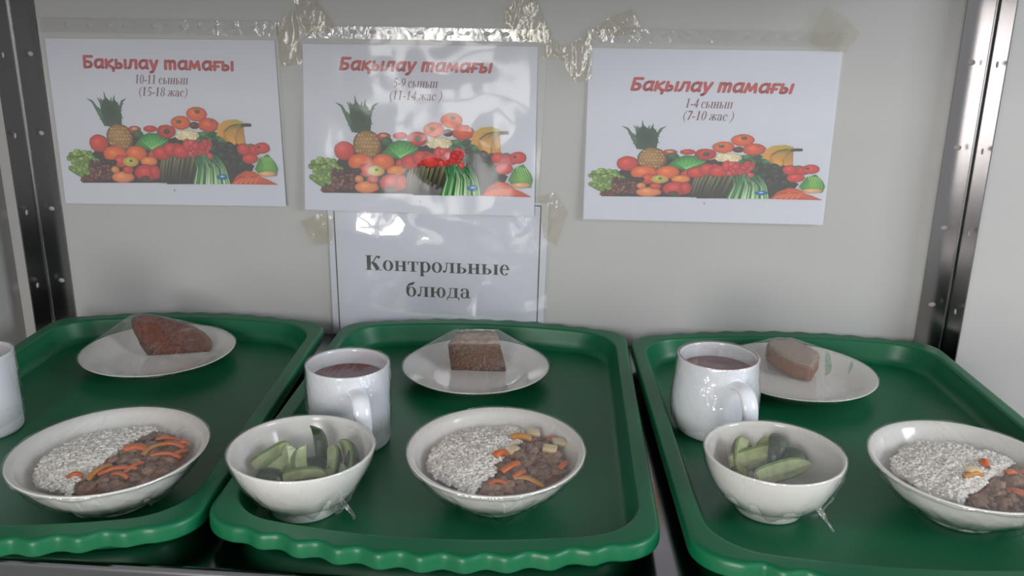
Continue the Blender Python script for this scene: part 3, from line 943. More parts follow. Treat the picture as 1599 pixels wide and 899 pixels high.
# ------------------------------------------------------------------ adhesive tape pieces
def tape(pts, label, y=-6.0, seed=0):
    bm = bmesh.new()
    vv = [bm.verts.new((x * MM, y * MM, z * MM)) for x, z in pts]
    f = bm.faces.new(vv)
    bmesh.ops.triangulate(bm, faces=[f])
    bmesh.ops.subdivide_edges(bm, edges=bm.edges[:], cuts=5, use_grid_fill=True)
    for v in bm.verts:
        v.co.y = (y + noise.noise(Vector((v.co.x * 160, v.co.z * 160, seed))) * 2.2) * MM
    me = bpy.data.meshes.new('adhesive_tape')
    cx, cz = sum(p[0] for p in pts) / len(pts) * MM, sum(p[1] for p in pts) / len(pts) * MM
    for v in bm.verts: v.co -= Vector((cx, 0, cz))
    bm.to_mesh(me)
    bm.free()
    me.materials.append(M_TAPE)
    me.polygons.foreach_set('use_smooth', [True] * len(me.polygons))
    o = bpy.data.objects.new('adhesive_tape', me)
    COL.objects.link(o)
    o.location = (cx, 0, cz)
    tag(o, label, 'tape', 'yellowed tape pieces holding the sheets')


tape([(-337.2, 402.4), (-313.3, 423.9), (-306.6, 372.3), (-305.8, 356.9), (-333.9, 352.4), (-336.4, 364.0)], 'yellowed tape joining the 10-11 poster sleeve to the 5-9 poster sleeve', -5, 1)
tape([(-314.3, 445.8), (-294.2, 444.8), (-264.6, 405.0), (-268.2, 397.4), (-303.0, 393.8), (-312.7, 420.9)], 'bubbly tape rising from the upper left corner of the 5-9 poster', -8, 2)
tape([(-58.3, 413.5), (-53.8, 426.1), (-45.4, 432.1), (-31.6, 445), (-20.4, 445), (-1.4, 403.2), (3.1, 395.9), (-9.5, 387.6), (-44.8, 393.6)], 'crinkled tape rising from the upper right corner of the 5-9 poster', -8, 3)
tape([(3.5, 392.9), (15.5, 381.8), (31.5, 390.3), (52.1, 402.5), (52.8, 346.8), (37.2, 341.2), (28.5, 344.8), (19.2, 365.3), (7.2, 372.6), (-6.8, 370.1), (-8.7, 385.2)], 'V-shaped tape between the 5-9 poster and the 1-4 poster', -8, 4)
tape([(55.7, 404.9), (70.5, 417.7), (96.6, 428.3), (109.2, 408.0), (98.1, 398.4), (60, 396)], 'faint tape over the upper left corner of the 1-4 poster', -8, 5)
tape([(308.3, 393.6), (311.0, 409.0), (320.7, 434.4), (348.2, 420.4), (364.9, 404.8), (351.4, 382.6), (326.6, 383.6)], 'faint tape over the upper right corner of the 1-4 poster', -8, 6)
tape([(-7.7, 200), (11.1, 205), (29.3, 179.8), (15.8, 135.4), (0.3, 145.2), (-4, 170)], 'yellowed tape on the right edge of the black lettered sheet', -7, 7)
tape([(-320.3, 156.0), (-293.8, 168), (-274.4, 164.0), (-278.7, 127.0), (-306.5, 124.3)], 'sparkling tape on the left edge of the black lettered sheet', -6, 8)


# ------------------------------------------------------------------ trays
def outline(a, b, s, r, wave=0.0, ns=10, nc=12, ne=168, per=30.0):
    """rounded rectangle with bowed, scalloped short ends; counter-clockwise from the right side"""
    ai, bi = a - r, b - r
    pts = []

    def edge(x, sg):
        y = bi - s * (x / ai) ** 2
        nx, ny = 2 * s * x / ai ** 2, 1.0
        l = math.hypot(nx, ny)
        nx, ny = nx / l, ny / l
        fade = max(0.0, min(1.0, (ai - 4 - abs(x)) / 18))
        rr_ = r - wave * fade * (0.5 - 0.5 * math.cos(2 * PI * x / per))
        return (x + nx * rr_, sg * (y + ny * rr_))
    a_end = math.atan2(1.0, 2 * s / ai)
    yc = bi - s
    for i in range(ns): pts.append((a, -yc + 2 * yc * i / ns))
    for i in range(nc):
        t = a_end * i / nc
        pts.append((ai + r * math.cos(t), yc + r * math.sin(t)))
    for i in range(ne): pts.append(edge(ai - 2 * ai * i / ne, 1))
    for i in range(nc):
        t = PI - a_end + a_end * i / nc
        pts.append((-ai + r * math.cos(t), yc + r * math.sin(t)))
    for i in range(ns): pts.append((-a, yc - 2 * yc * i / ns))
    for i in range(nc):
        t = a_end * i / nc
        pts.append((-ai - r * math.cos(t), -yc - r * math.sin(t)))
    for i in range(ne): pts.append(edge(-ai + 2 * ai * i / ne, -1))
    for i in range(nc):
        t = 2 * PI - a_end + a_end * i / nc
        pts.append((ai + r * math.cos(t), -yc + r * math.sin(t)))
    return pts


def tray(cx, cyy, half, rot, label):
    root = thing('serving_tray', (cx, cyy, 0.3), label, 'tray', 'green serving trays on the steel shelf', math.radians(rot))
    W = 5.2

    def ring(a, b, s, r, z, wave=0.0): return [(x, y, z) for x, y in outline(a, b, s, r, wave)]
    k = half - 186
    inner = lambda z, d: ring(170.5 + k - d, 249 - d, 13, 54 - d, z)
    flo = lambda z, d: ring(162 + k - d, 242 - d, 12, 48 - d, z)
    out = lambda z, d, w: ring(186 + k - d, 276 - d, 27, 38 - d, z, W * w)
    rm = [inner(25.5, -3), out(26, 5, .6), out(17, 3.2, 1), out(15.8, 1.6, 1), out(16.4, .3, 1), out(18, 0, 1), out(25.5, .2, 1), out(28.2, .9, 1), out(29.5, 2.2, .97), out(30, 4.2, .8), out(30.1, 6.2, .55), out(30.1, 8, .3), inner(30, -4.5), inner(30, -2.2), inner(29.6, -.8), inner(28.6, 0.2), inner(27, .5)]
    rings('rim', rm, M_TRAY, root)
    wl = [inner(27, 0.5), inner(25, 1.0), flo(16, -4.0), flo(13, -3.0), flo(8, -1.4), flo(5.4, 1.0), flo(4.3, 4.0), flo(4, 8.0)]
    o = rings('well', wl, M_TRAY, root, False, True)
    wb_ = [inner(25.5, -3), flo(8, -5), flo(1.2, -3), flo(0, 1)]
    rings('underside', wb_, M_TRAY, root, False, True)
    return root


tray(-444.5, -291, 179, 3.0, 'green scalloped tray with the dark crust bread, beside the dark corner post')
tray(-70.6, -273, 184.5, 0.8, 'green scalloped tray with the square rye bread, in front of the black lettered sheet')
tray(319, -276, 193, 3.0, 'green scalloped tray with the light D-shaped bread slice, against the right panel')


# ------------------------------------------------------------------ cling film
def film_skirt(name, rimr, rimz, prof, parent, seed, ys=1.0, amp=1.2, ragged=5.0, mat=None, gather=None):
    """wrinkled film hanging from the rim along the outside; prof = list of (radius, z) downwards"""
    n = 180
    rr = []
    P = smooth_prof(prof, 5)
    for k, (r, z) in enumerate(P):
        f = k / (len(P) - 1)
        ring = []
        for i in range(n):
            a = 2 * PI * i / n
            nn = noise.noise(Vector((math.cos(a) * 5 + seed, math.sin(a) * 5, z * .05))) + .6 * noise.noise(Vector((math.cos(a) * 13 + seed, math.sin(a) * 13, z * .16)))
            rid = (1 - abs(noise.noise(Vector((a * 3.2 + z * .05, z * .03, seed * 3))))) ** 6
            off = 0.6 + amp * f * (abs(nn) * 1.2 + .7 * rid)
            dz = ragged * f * noise.noise(Vector((math.cos(a) * 3.1 + seed * 2, math.sin(a) * 3.1, 4)))
            if gather:
                da = math.atan2(math.sin(a - gather[0]), math.cos(a - gather[0]))
                g = math.exp(-(da / .16) ** 2) * f * f
                off += gather[1] * g
                dz -= gather[2] * g
            ring.append(((r + off) * math.cos(a), (r + off) * ys * math.sin(a), max(z + dz, 0.6)))
        rr.append(ring)
    return rings(name, rr, mat or M_SKIRT, parent)


def film_top(name, rimr, rimz, parent, seed, ys=1.0, sag=1.5, wr=.5, bumps=()):
    n, m = 72, 16
    vs, fs = [(0, 0, rimz - sag)], []
    for k in range(1, m + 1):
        q = k / m
        for i in range(n):
            a = 2 * PI * i / n
            x, y = rimr * q * math.cos(a), rimr * ys * q * math.sin(a)
            w = wr * (1 - q ** 3) * noise.noise(Vector((x * .05 + seed, y * .02, seed)))
            z = rimz - sag * (1 - q * q) + w
            for bx, by, br, bh in bumps: z += bh * math.exp(-((x - bx) ** 2 + (y - by) ** 2) / br ** 2)
            vs.append((x, y, z))
    for i in range(n):
        j = (i + 1) % n
        fs.append((0, 1 + i, 1 + j))
        for k in range(m - 1):
            fs.append((1 + k * n + i, 1 + (k + 1) * n + i, 1 + (k + 1) * n + j, 1 + k * n + j))
    return mesh(name, vs, fs, M_FILM, parent)


def film_tail(parent, pts, w, seed):
    """twisted loose end of the film"""
    R = random.Random(seed)
    rad = [w * (1 - .6 * k / (len(pts) - 1)) * R.uniform(.7, 1.2) for k in range(len(pts))]
    rr = tube_pts(pts, rad, 9, (1, .35))
    rr = [[(x + R.uniform(-.5, .5), y + R.uniform(-.5, .5), z + R.uniform(-.4, .4)) for x, y, z in r] for r in rr]
    return rings('film_tail', rr, M_SKIRT, parent, True, True)


# ------------------------------------------------------------------ bowls
RICE_PROF = [(33, 4), (40, 7), (52, 16.5), (63, 27), (71, 38), (76.5, 48)]
SAL_PROF = [(30, 9), (39.5, 14.5), (47.7, 25), (55, 37), (60, 48)]
SAL_ROUND = [(30, 8.5), (42, 14.5), (51, 25), (57, 37), (60.6, 48)]


def bowl_body(name, outer, rimr, rimz, wall, parent, floor_z, ys):
    o = smooth_prof(outer + [(rimr - .3, rimz - 2)], 4)
    inn = [(max(0.0, r - wall), z + (wall if r < outer[1][0] else .6)) for r, z in o]
    inn = [p for p in inn if p[1] < rimz - 1.5]
    prof = [(0, outer[0][1] - .5)] + o + [(rimr, rimz - 1), (rimr - .4, rimz - .2), (rimr - 1.3, rimz), (rimr - 2.2, rimz - .4)] + inn[::-1] + [(0, floor_z)]
    return lathe(name, prof, M_PORC, parent, 96, ys)


def rice_bowl(x, y, rimr, label, ys=1.0, seed=1, gather=None):
    root = thing('rice_bowl', (x, y, 4.6), label, 'bowl', 'white bowls of rice and stew')
    k = rimr / 78.5
    H = 49.0
    outer = [(r * k, z) for r, z in RICE_PROF]
    bowl_body('body', outer, rimr, H, 2.6, root, 7, ys)
    f = [(0, 3), (29 * k, 3.2), (29 * k, 0.3), (31 * k, 0), (33.5 * k, 1), (34.5 * k, 6)]
    lathe('foot_ring', f, M_PORC, root, 72, ys)
    ft = film_top('cling_film', rimr - 1.2, H + .5, root, seed, ys, .5, .4)
    film_skirt('film_skirt', rimr, H, [(rimr - 1.2, H + .5), (rimr, H + .3), (rimr + .1, H - 2), (75 * k, 44), (69.5 * k, 35), (62 * k, 25), (50 * k, 14), (42 * k, 8)], ft, seed, ys, 2.6, 7, gather=gather)
    return root


def salad_bowl(x, y, rimr, H, label, seed, gather, prof):
    root = thing('salad_bowl', (x, y, 4.6), label, 'bowl', 'small white bowls of cucumber')
    k = rimr / 62.2
    outer = [(r * k, z * H / 58) for r, z in prof]
    bowl_body('body', outer, rimr, H, 2.6, root, 12, 1)
    f = [(0, 6), (27 * k, 6), (27 * k, .3), (28.5 * k, 0), (30.2 * k, .8), (30.0 * k, 10)]
    lathe('foot_ring', f, M_PORC, root)
    ft = film_top('cling_film', rimr - 1.2, H + .5, root, seed, 1, 1.0, .6)
    film_skirt('film_skirt', rimr, H, [(rimr - 1.2, H + .5), (rimr, H + .3), (rimr + .1, H - 3), *[(r * k + .2, z) for r, z in ((prof[3][0] + 1.8, 40), (prof[2][0] + .8, 26), (prof[1][0] + .6, 15), (prof[1][0] - 5, 9.5))]], ft, seed, 1, 1.1, 6, gather=gather)
    return root, ft


BOWLS = {'l': (-357.3, -447, 81.6, 1.03), 'm': (-22.7, -412, 78.5, 1.08), 'r': (386.7, -396.2, 80.5, 1.04)}
rice_bowl(*BOWLS['l'][:3], 'white rice and stew bowl nearest the dark left corner post, film bunched at its front', BOWLS['l'][3], 3, (-.4, 2, 3))
rice_bowl(*BOWLS['m'][:3], 'white rice and stew bowl in front of the square rye bread plate', BOWLS['m'][3], 8, (-1.2, 2, 5))
br = rice_bowl(*BOWLS['r'][:3], 'white rice and stew bowl in front of the light D-shaped bread, with trailing film end', BOWLS['r'][3], 14, (-.9, 3, 6))
SMC, SRC = (-187.5, -444), (219.4, -405.8)
sm, smf = salad_bowl(*SMC, 62.2, 58, 'white cucumber bowl standing in front of the straight-sided mug', 5, (-.45, 4, 7), SAL_PROF)
sr, srf = salad_bowl(*SRC, 60.0, 56, 'white cucumber bowl standing in front of the barrel-shaped mug', 11, (-.55, 5, 8), SAL_ROUND)
film_tail(srf, [(34, -21, 19), (38, -25, 13), (43, -31, 7), (47, -38, 2.2)], 4.5, 2)
film_tail(smf, [(36, -15, 18), (41, -17, 12), (47, -20, 7), (50, -22, 3)], 4.0, 3)
rf = [c for c in br.children if c.name.startswith('cling_film')][0]
film_tail(rf, [(28, -58, 14), (31, -66, 9), (33, -75, 4), (32, -86, 1.5), (33, -94, 1.2)], 3.0, 4)


# ------------------------------------------------------------------ rice and stew
def content_h(x, y, dirv, off):
    """height (mm above bowl base) of the food surface at local x, y"""
    q = math.hypot(x, y) / 66.0
    base = 35.5 + 6.0 * (1 - q ** 2)
    d = x * dirv[0] + y * dirv[1] - off
    ricey = 1 / (1 + math.exp(d / 4))
    return base + 3.2 * ricey * (1 - q ** 2) + 1.8 * noise.noise(Vector((x * .06, y * .06, off))) * (1 if q < .9 else .3)


def patch(name, mask, hfun, drop, mat, loc, ys, kind, label, cat, grains=None, group=None):
    """filled heap patch over the bowl, plus optional grains, one mesh"""
    n, rmax = 40, 62.5
    vs, fs, idx = [], [], {}
    mi = []
    for i in range(-n, n + 1):
        for j in range(-n, n + 1):
            x, y = rmax * i / n, rmax * j / n
            if x * x + y * y < rmax * rmax and mask(x, y) > 0:
                idx[(i, j)] = len(vs)
                vs.append((x, y * ys, hfun(x, y) - drop + (1.4 * noise.noise(Vector((x * .15, y * .15, 7))) if grains else 0)))
    for (i, j) in list(idx):
        q = [(i, j), (i + 1, j), (i + 1, j + 1), (i, j + 1)]
        if all(k in idx for k in q):
            fs.append(tuple(idx[k] for k in q)); mi.append(0)
    # closed underside so the heap has body
    nb = len(vs)
    vs += [(v[0] * .86, v[1] * .86, max(20.0, v[2] - 8)) for v in vs[:nb]]
    top = list(fs)
    for f in top: fs.append(tuple(i + nb for i in f[::-1])); mi.append(0)
    ec = {}
    for f in top:
        for a, b in zip(f, f[1:] + f[:1]):
            if (b, a) in ec: ec.pop((b, a))
            else: ec[(a, b)] = 1
    for a, b in ec: fs.append((b, a, a + nb, b + nb)); mi.append(0)
    mats = [mat]
    if grains:
        mats.append(M_RICE)
        R = random.Random(grains[1])
        cnt = 0
        while cnt < grains[0]:
            x, y = R.uniform(-rmax, rmax), R.uniform(-rmax, rmax)
            if x * x + y * y > (rmax - 4) ** 2 or mask(x, y) < R.uniform(0, 3): continue
            cnt += 1
            c = Vector((x, y * ys, hfun(x, y) + R.uniform(-.8, 1.5) + 1.4 * noise.noise(Vector((x * .15, y * .15, 7)))))
            d = Vector((R.gauss(0, 1), R.gauss(0, 1), R.gauss(0, .3))).normalized()
            s = d.cross(Vector((R.gauss(0, 1), R.gauss(0, 1), R.gauss(0, 1)))).normalized()
            u = s.cross(d)
            ln, wd_ = R.uniform(2.5, 3.3), R.uniform(1.35, 1.75)
            b = len(vs)
            vs.append(tuple(c - d * ln))
            for f, w in ((-.55, .85), (.1, 1.0), (.65, .8)):
                for k in range(5):
                    a = 2 * PI * k / 5
                    vs.append(tuple(c + d * ln * f + (s * math.cos(a) + u * math.sin(a)) * wd_ * w))
            vs.append(tuple(c + d * ln))
            for k in range(5):
                k2 = (k + 1) % 5
                fs.append((b, b + 1 + k2, b + 1 + k)); mi.append(1)
                for r in range(2):
                    fs.append((b + 1 + r * 5 + k, b + 1 + r * 5 + k2, b + 6 + r * 5 + k2, b + 6 + r * 5 + k)); mi.append(1)
                fs.append((b + 11 + k, b + 11 + k2, b + 16)); mi.append(1)
    o = mesh(name, vs, fs, mats, None, True, mi)
    o.location = [v * MM for v in loc]
    tag(o, label, cat, group, kind)
    return o


def lump(seed, r, mat, name):
    bm = bmesh.new()
    bmesh.ops.create_icosphere(bm, subdivisions=3, radius=1)
    R = random.Random(seed)
    st = Vector((R.uniform(.8, 1.4), R.uniform(.7, 1.1), R.uniform(.55, .85)))
    for v in bm.verts:
        p = v.co.copy()
        d = 1 + .45 * noise.noise(p * 1.7 + Vector((seed, 0, 0))) + .36 * noise.noise(p * 4.6 + Vector((0, seed, 0)))
        v.co = Vector((p.x * st.x, p.y * st.y, p.z * st.z)) * d * r * MM
    return from_bm(name, bm, mat)


def strip(pts, w, t, mat, name):
    rr = tube_pts(smooth_prof(pts, 4), 1.0, 8, (w / 2, t / 2))
    rr = [rr[0]] + rr + [rr[-1]]
    return rings(name, rr, mat, None, True, True)


def place(o, loc, rot=(0, 0, 0)):
    o.location = [v * MM for v in loc]
    o.rotation_euler = rot
    return o


WHERE = {'l': 'the bowl nearest the dark corner post', 'm': 'the bowl in front of the rye bread', 'r': 'the bowl with the trailing film end'}


def fill_bowl(key, ang, off, carrots, pale, nmeat, seed):
    bx, by, rimr, ys = BOWLS[key]
    d = (math.cos(ang), math.sin(ang))
    h = lambda x, y: content_h(x, y, d, off)
    mk = lambda x, y: off - (x * d[0] + y * d[1]) + 5 * noise.noise(Vector((x * .05, y * .05, seed)))

    def mkr(x, y):
        a = math.atan2(y, x)
        lim = 59 + 7 * noise.noise(Vector((math.cos(a) * 2.6, math.sin(a) * 2.6, seed * .7)))
        return min(mk(x, y), lim - math.hypot(x, y))
    loc = (bx, by, 4)
    patch('rice', mkr, h, 0.0, M_RICEB, loc, ys, 'stuff', 'boiled white rice heaped in ' + WHERE[key], 'rice', (1900, seed))
    patch('gravy', lambda x, y: -mk(x, y), h, 1.2, M_GRAVY, loc, ys, 'stuff', 'brown meat gravy in ' + WHERE[key], 'gravy')
    R = random.Random(seed + 50)
    c, guard, put = 0, 0, []
    M_ALL = [M_MEAT, M_MEAT, M_MEAT2]
    while c < nmeat and guard < 9000:
        guard += 1
        x, y = R.uniform(-64, 64), R.uniform(-64, 64)
        if x * x + y * y > 59 ** 2 or mk(x, y) > -5: continue
        r = R.uniform(6.5, 9.5) if c < nmeat * .4 else R.uniform(3.6, 6.0)
        if math.hypot(x, y) + .85 * r > 60: continue
        if any((x - a) ** 2 + (y - b) ** 2 < (.68 * (r + q)) ** 2 for a, b, q in put): continue
        put.append((x, y, r))
        o = lump(seed * 31 + c, r, R.choice(M_ALL), 'meat_chunk')
        place(o, (bx + x, by + y * ys, 4 + h(x, y) - r * .28 + R.uniform(-.6, 1.2)), (R.uniform(-.4, .4), R.uniform(-.4, .4), R.uniform(0, 6.3)))
        tag(o, 'small brown stewed meat chunk in ' + WHERE[key], 'meat', 'stewed meat in ' + WHERE[key])
        c += 1
    for k, (x, y, a, ln, w, yel) in enumerate(carrots):
        bend = R.uniform(-.35, .35) * ln
        ca, sa = math.cos(a), math.sin(a)
        pts = []
        for t in (-.5, -.17, .17, .5):
            px, py = t * ln, bend * (.25 - t * t)
            X, Y = x + px * ca - py * sa, y + px * sa + py * ca
            q = math.hypot(X, Y)
            if q > 62: X, Y = X * 62 / q, Y * 62 / q
            pts.append((X - x, (Y - y) * ys, h(X, Y) + 5.2 - 10 * t * t))
        o = strip(pts, w * .85, w * .6, M_CARROTY if yel else M_CARROT, 'carrot_piece')
        place(o, (bx + x, by + y * ys, 4))
        tag(o, ('yellowish' if yel else 'orange') + ' cooked carrot strip in ' + WHERE[key], 'carrot', ('yellowish' if yel else 'orange') + ' carrot strips in ' + WHERE[key])
    for x, y, a in pale:
        bm = box_bm(-6.5, 6.5, -4.2, 4.2, -2.2, 2.2, 1.1)
        o = from_bm('onion_piece', bm, M_POTATO)
        place(o, (bx + x, by + y * ys, 4 + h(x, y) + 5.0), (.25, .1, a))
        tag(o, 'pale cooked onion piece on the meat in ' + WHERE[key], 'onion', 'pale onion pieces in ' + WHERE[key])


fill_bowl('l', -.15, 4, [(6, -31, 1.3, 26, 6, 1), (20, -27, .5, 30, 5.5, 0), (30, -20, 1.2, 20, 5, 0), (18, 8, .3, 18, 10, 0), (34, 12, 1.2, 30, 5.5, 1), (44, 22, .1, 24, 6, 0), (53, 30, .4, 18, 7, 0), (47, 4, .2, 26, 5.5, 0), (36, 34, .3, 22, 5, 0), (-9, -40, .2, 12, 5, 0), (56, 12, 1.2, 18, 6, 0), (26, -34, -.2, 16, 5, 0)], [], 36, 7)
fill_bowl('m', -.35, 9, [(4, -6, .8, 13, 9, 0), (33, -41, -.25, 30, 6, 1), (22, -32, .9, 14, 6.5, 0), (52, 40, 0, 18, 5, 0), (60, -8, 1.0, 15, 7, 0), (20, 30, .2, 18, 9, 1), (14, -22, .8, 20, 8, 0), (6, -46, .1, 16, 5, 0)], [(14, 3, 1.0), (47, 14, -.1), (30, 44, .2), (55, 30, .3)], 38, 21)
fill_bowl('r', -.85, 22, [(17, 4, 1.4, 13, 8, 0), (36, -5, .3, 12, 8, 0), (30, -38, -.6, 22, 8, 0), (44, -26, .5, 16, 7, 0), (-2, -18, .3, 18, 6, 1), (54, 4, .6, 16, 6, 0)], [(0, -14, .3)], 30, 33)


# ------------------------------------------------------------------ cucumber pieces
def cucumber(base, tip, face, rad, ang, label, grp, tap=.75):
    """wedge cut lengthways: flesh faces meet at the seed edge, skin on the curved side.
    face = direction the skin side looks to"""
    A, B = Vector(base), Vector(tip)
    ax = (B - A).normalized()
    f = Vector(face)
    f = (f - ax * f.dot(ax)).normalized()
    s = ax.cross(f)
    n = 9
    vs, fs, mi = [], [], []
    L = (B - A).length
    secs = [(-.5, .8), (-.42, .95), (-.2, 1.0), (.05, 1.0), (.22, .96), (.36, .80), (.45, .5), (.5, .2)] if tap < 1 else [(-.5, .85), (-.42, .97), (-.2, 1), (.05, 1), (.25, 1), (.4, .96), (.47, .88), (.5, .76)]
    for t, q in secs:
        c = A + ax * L * (t + .5)
        bow = f * (-(t * t) * rad * .55)
        r = rad * q
        seed_ = c + bow + f * rad * .12
        arc = []
        for k in range(n):
            a = -ang / 2 + ang * k / (n - 1)
            arc.append(c + bow + f * r * math.cos(a) + s * r * math.sin(a))
        ring = [seed_, seed_.lerp(arc[0], .80), *arc, seed_.lerp(arc[-1], .80)]
        vs += [tuple(v) for v in ring]
    m = n + 3
    for k in range(len(secs) - 1):
        for i in range(m):
            j = (i + 1) % m
            fs.append((k * m + i, k * m + j, (k + 1) * m + j, (k + 1) * m + i))
            mi.append(0 if i in (0, m - 1) else 2 if i in (1, m - 2) else 1)
    fs.append(tuple(range(m))[::-1]); mi.append(0)
    e = (len(secs) - 1) * m
    fs.append(tuple(e + i for i in range(m))); mi.append(0)
    o = mesh('cucumber_piece', [tuple(Vector(v) - A) for v in vs], fs, [M_CUFLESH, M_CUSKIN, M_CURIND], None, False, mi)
    o.location = A * MM
    tag(o, label, 'cucumber', grp)
    return o


def cucs(C, items, grp):
    for (b, t, f, r, ang, lab, tap) in items:
        cucumber((C[0] + b[0], C[1] + b[1], 4 + b[2]), (C[0] + t[0], C[1] + t[1], 4 + t[2]), f, r, ang, lab, grp, tap)


cucs(SMC, [
    ((-6, -14, 26), (-15, 4, 57), (-.1, .85, -.2), 14, 1.5, 'tall upright pale cucumber spear left of the bowl centre, film over its tip', .9),
    ((-40, -6, 35), (-14, 16, 46), (-.5, .75, -.3), 14, 1.7, 'long cucumber spear lying at the far left inside the bowl', 1.2),
    ((10, -10, 28), (-1, 14, 52), (-.75, .5, .2), 14, 1.6, 'ribbed cucumber wedge with dark edge beside the tall upright spear', .7),
    ((6, 16, 30), (-3, 36, 60), (.8, -.2, .3), 13, 1.7, 'highest cucumber wedge showing dark green skin, at the back of the bowl', .3),
    ((20, -16, 30), (18, 14, 50), (.55, .8, .1), 15, 2.2, 'round-ended pale cucumber piece with dark skin to its right', 1.6),
    ((37, -1, 33), (25, 26, 51), (.65, .7, .3), 15, 1.8, 'curved cucumber slice with thin dark edge near the right rim of the bowl', .8),
    ((-8, -29, 39), (29, -21, 42), (-.1, .75, .55), 11, 1.6, 'low flat cucumber piece with dark edge at the front rim', .9),
    ((-32, -19, 38), (-8, -26, 39), (-.1, -.3, .9), 9, 1.7, 'dark-skinned cucumber piece lying along the front rim', .9),
    ((-28, -16, 31), (-10, 2, 43), (-.4, .85, -.3), 13, 1.8, 'short pale cucumber block below the tall upright spear', 1.6),
    ((37, 6, 37), (40, 20, 48), (.5, -.5, .5), 7, 1.8, 'small dark cucumber tip at the right rim of the bowl', .6),
    ((16, -22, 36), (40, -6, 42), (.2, .8, -.4), 12, 1.8, 'pale cucumber piece low at the right front of the bowl', 1.0),
    ((-14, 12, 29), (22, 8, 32), (0, .2, 1), 12, 2.2, 'dark cucumber piece buried in the middle of the bowl', .9),
], 'cucumber pieces in the bowl before the straight mug')
cucs(SRC, [
    ((-20, 8, 26), (-15, 34, 48), (-.5, .8, .1), 15, 2.4, 'round-ended pale cucumber piece at the back left of the bowl', 1.7),
    ((-4, 14, 26), (2, 40, 50), (.2, .9, -.1), 12, 1.8, 'upright pale cucumber strip behind the long lower strip', .9),
    ((8, 22, 28), (10, 40, 54), (.35, -.6, .5), 13, 2.3, 'dark-skinned cucumber wedge standing highest at the back', .9),
    ((-32, 8, 36), (22, 26, 45), (-.1, .75, -.3), 13, 1.8, 'long curved pale cucumber strip across the middle of the bowl', 1.0),
    ((18, 12, 34), (29, 26, 43), (.4, -.2, .9), 12, 2.0, 'dark cucumber end right of the long middle strip', .9),
    ((-14, -18, 37), (34, 4, 43), (-.2, .8, -.3), 12, 1.8, 'long pale cucumber strip lowest at the front of the bowl', .9),
    ((-12, -4, 32), (26, 10, 34), (.1, -.2, .95), 10, 1.8, 'dark-skinned cucumber piece between the two long strips', .9),
    ((-8, 6, 26), (20, 14, 27), (0, 0, 1), 12, 2.2, 'dark cucumber piece beneath the two long strips', .9),
], 'cucumber pieces in the bowl before the barrel mug')


# ------------------------------------------------------------------ mugs
def mug(x, y, prof, label, drink_label, handle_ang, redline, seed, drink_z=68.0):
    root = thing('mug', (x, y, 4.6), label, 'mug', 'white mugs of red drink under film')
    H = 84.0
    o = smooth_prof(prof, 5)
    rimr = prof[-1][0]
    inn = [(r - 3.0, z) for r, z in o if z > 6][::-1]
    full = [(0, 1.5), (prof[0][0] - 4, 1.5), (prof[0][0] - 3, 0)] + o + [(rimr - .2, H - .6), (rimr - 1.2, H), (rimr - 2.4, H - .5)] + inn + [(0, 6)]
    lathe('body', full, M_MUG, root, 80)
    if redline:
        r1 = rimr - 1.2
        rg = [(r1 - .9, H + .02), (r1 - .9, H + .1), (r1 + .1, H + .14), (r1 + .1, H + .02)]
        lathe('rim_line', rg, M_REDLINE, root, 80)['label'] = 'thin red line on the rim'
    # handle: strap in the vertical plane
    rat = lambda z: min(o, key=lambda p: abs(p[1] - z))[0]
    ca, sa = math.cos(handle_ang), math.sin(handle_ang)
    path = [(rat(67) - 2.5, 67), (rat(67) + 6, 68.5), (rat(60) + 17, 66), (rat(50) + 24, 55), (rat(40) + 25, 40), (rat(30) + 19, 26), (rat(20) + 7, 18), (rat(17) - 2.5, 17)]
    path = smooth_prof(path, 5)
    rr = tube_pts([(p[0] * ca, p[0] * sa, p[1]) for p in path], [7.2 + 1.8 * abs(1 - 2 * k / (len(path) - 1)) ** 4 for k in range(len(path))], 16, (1.0, .55), Vector((-sa, ca, 0)).cross(Vector((0, 0, 1))) if False else Vector((0, 0, 1)))
    # build section frames by hand so the strap stays broad sideways
    rr = []
    sd = Vector((-sa, ca, 0))
    for k, p in enumerate(path):
        a, b = path[max(0, k - 1)], path[min(len(path) - 1, k + 1)]
        t = Vector(((b[0] - a[0]) * ca, (b[0] - a[0]) * sa, b[1] - a[1])).normalized()
        u = sd.cross(t)
        e = abs(1 - 2 * k / (len(path) - 1)) ** 5
        c = Vector((p[0] * ca, p[0] * sa, p[1]))
        rr.append([tuple(c + sd * math.cos(2 * PI * i / 18) * (8.6 + 2.2 * e) + u * math.sin(2 * PI * i / 18) * (4.2 + 1.6 * e)) for i in range(18)])
    rings('handle', rr, M_MUG, root, True, True)
    ft = film_top('cling_film', rimr - 1.0, H + .5, root, seed, 1, 2.2, .6)
    low = [(rimr - 1.0, H + .5), (rimr + .1, H + .2)] + [(rat(z) + .2, z) for z in (80, 68, 52, 34, 14)]
    film_skirt('film_skirt', rimr, H, low, ft, seed, 1, 1.3, 9)
    # the drink
    dr = bpy.data.objects
    rd = rat(drink_z) - 3.7
    dl = [(0, 8)] + [(rat(z) - 3.7, z) for z in (8, 20, 35, 50, drink_z - 1)] + [(rd, drink_z), (rd - 1.5, drink_z - .4), (0, drink_z - .4)]
    d = lathe('red_drink', dl, M_JUICE, None, 64)
    d.location = (x * MM, y * MM, 4.6 * MM)
    tag(d, drink_label, 'drink')
    return root


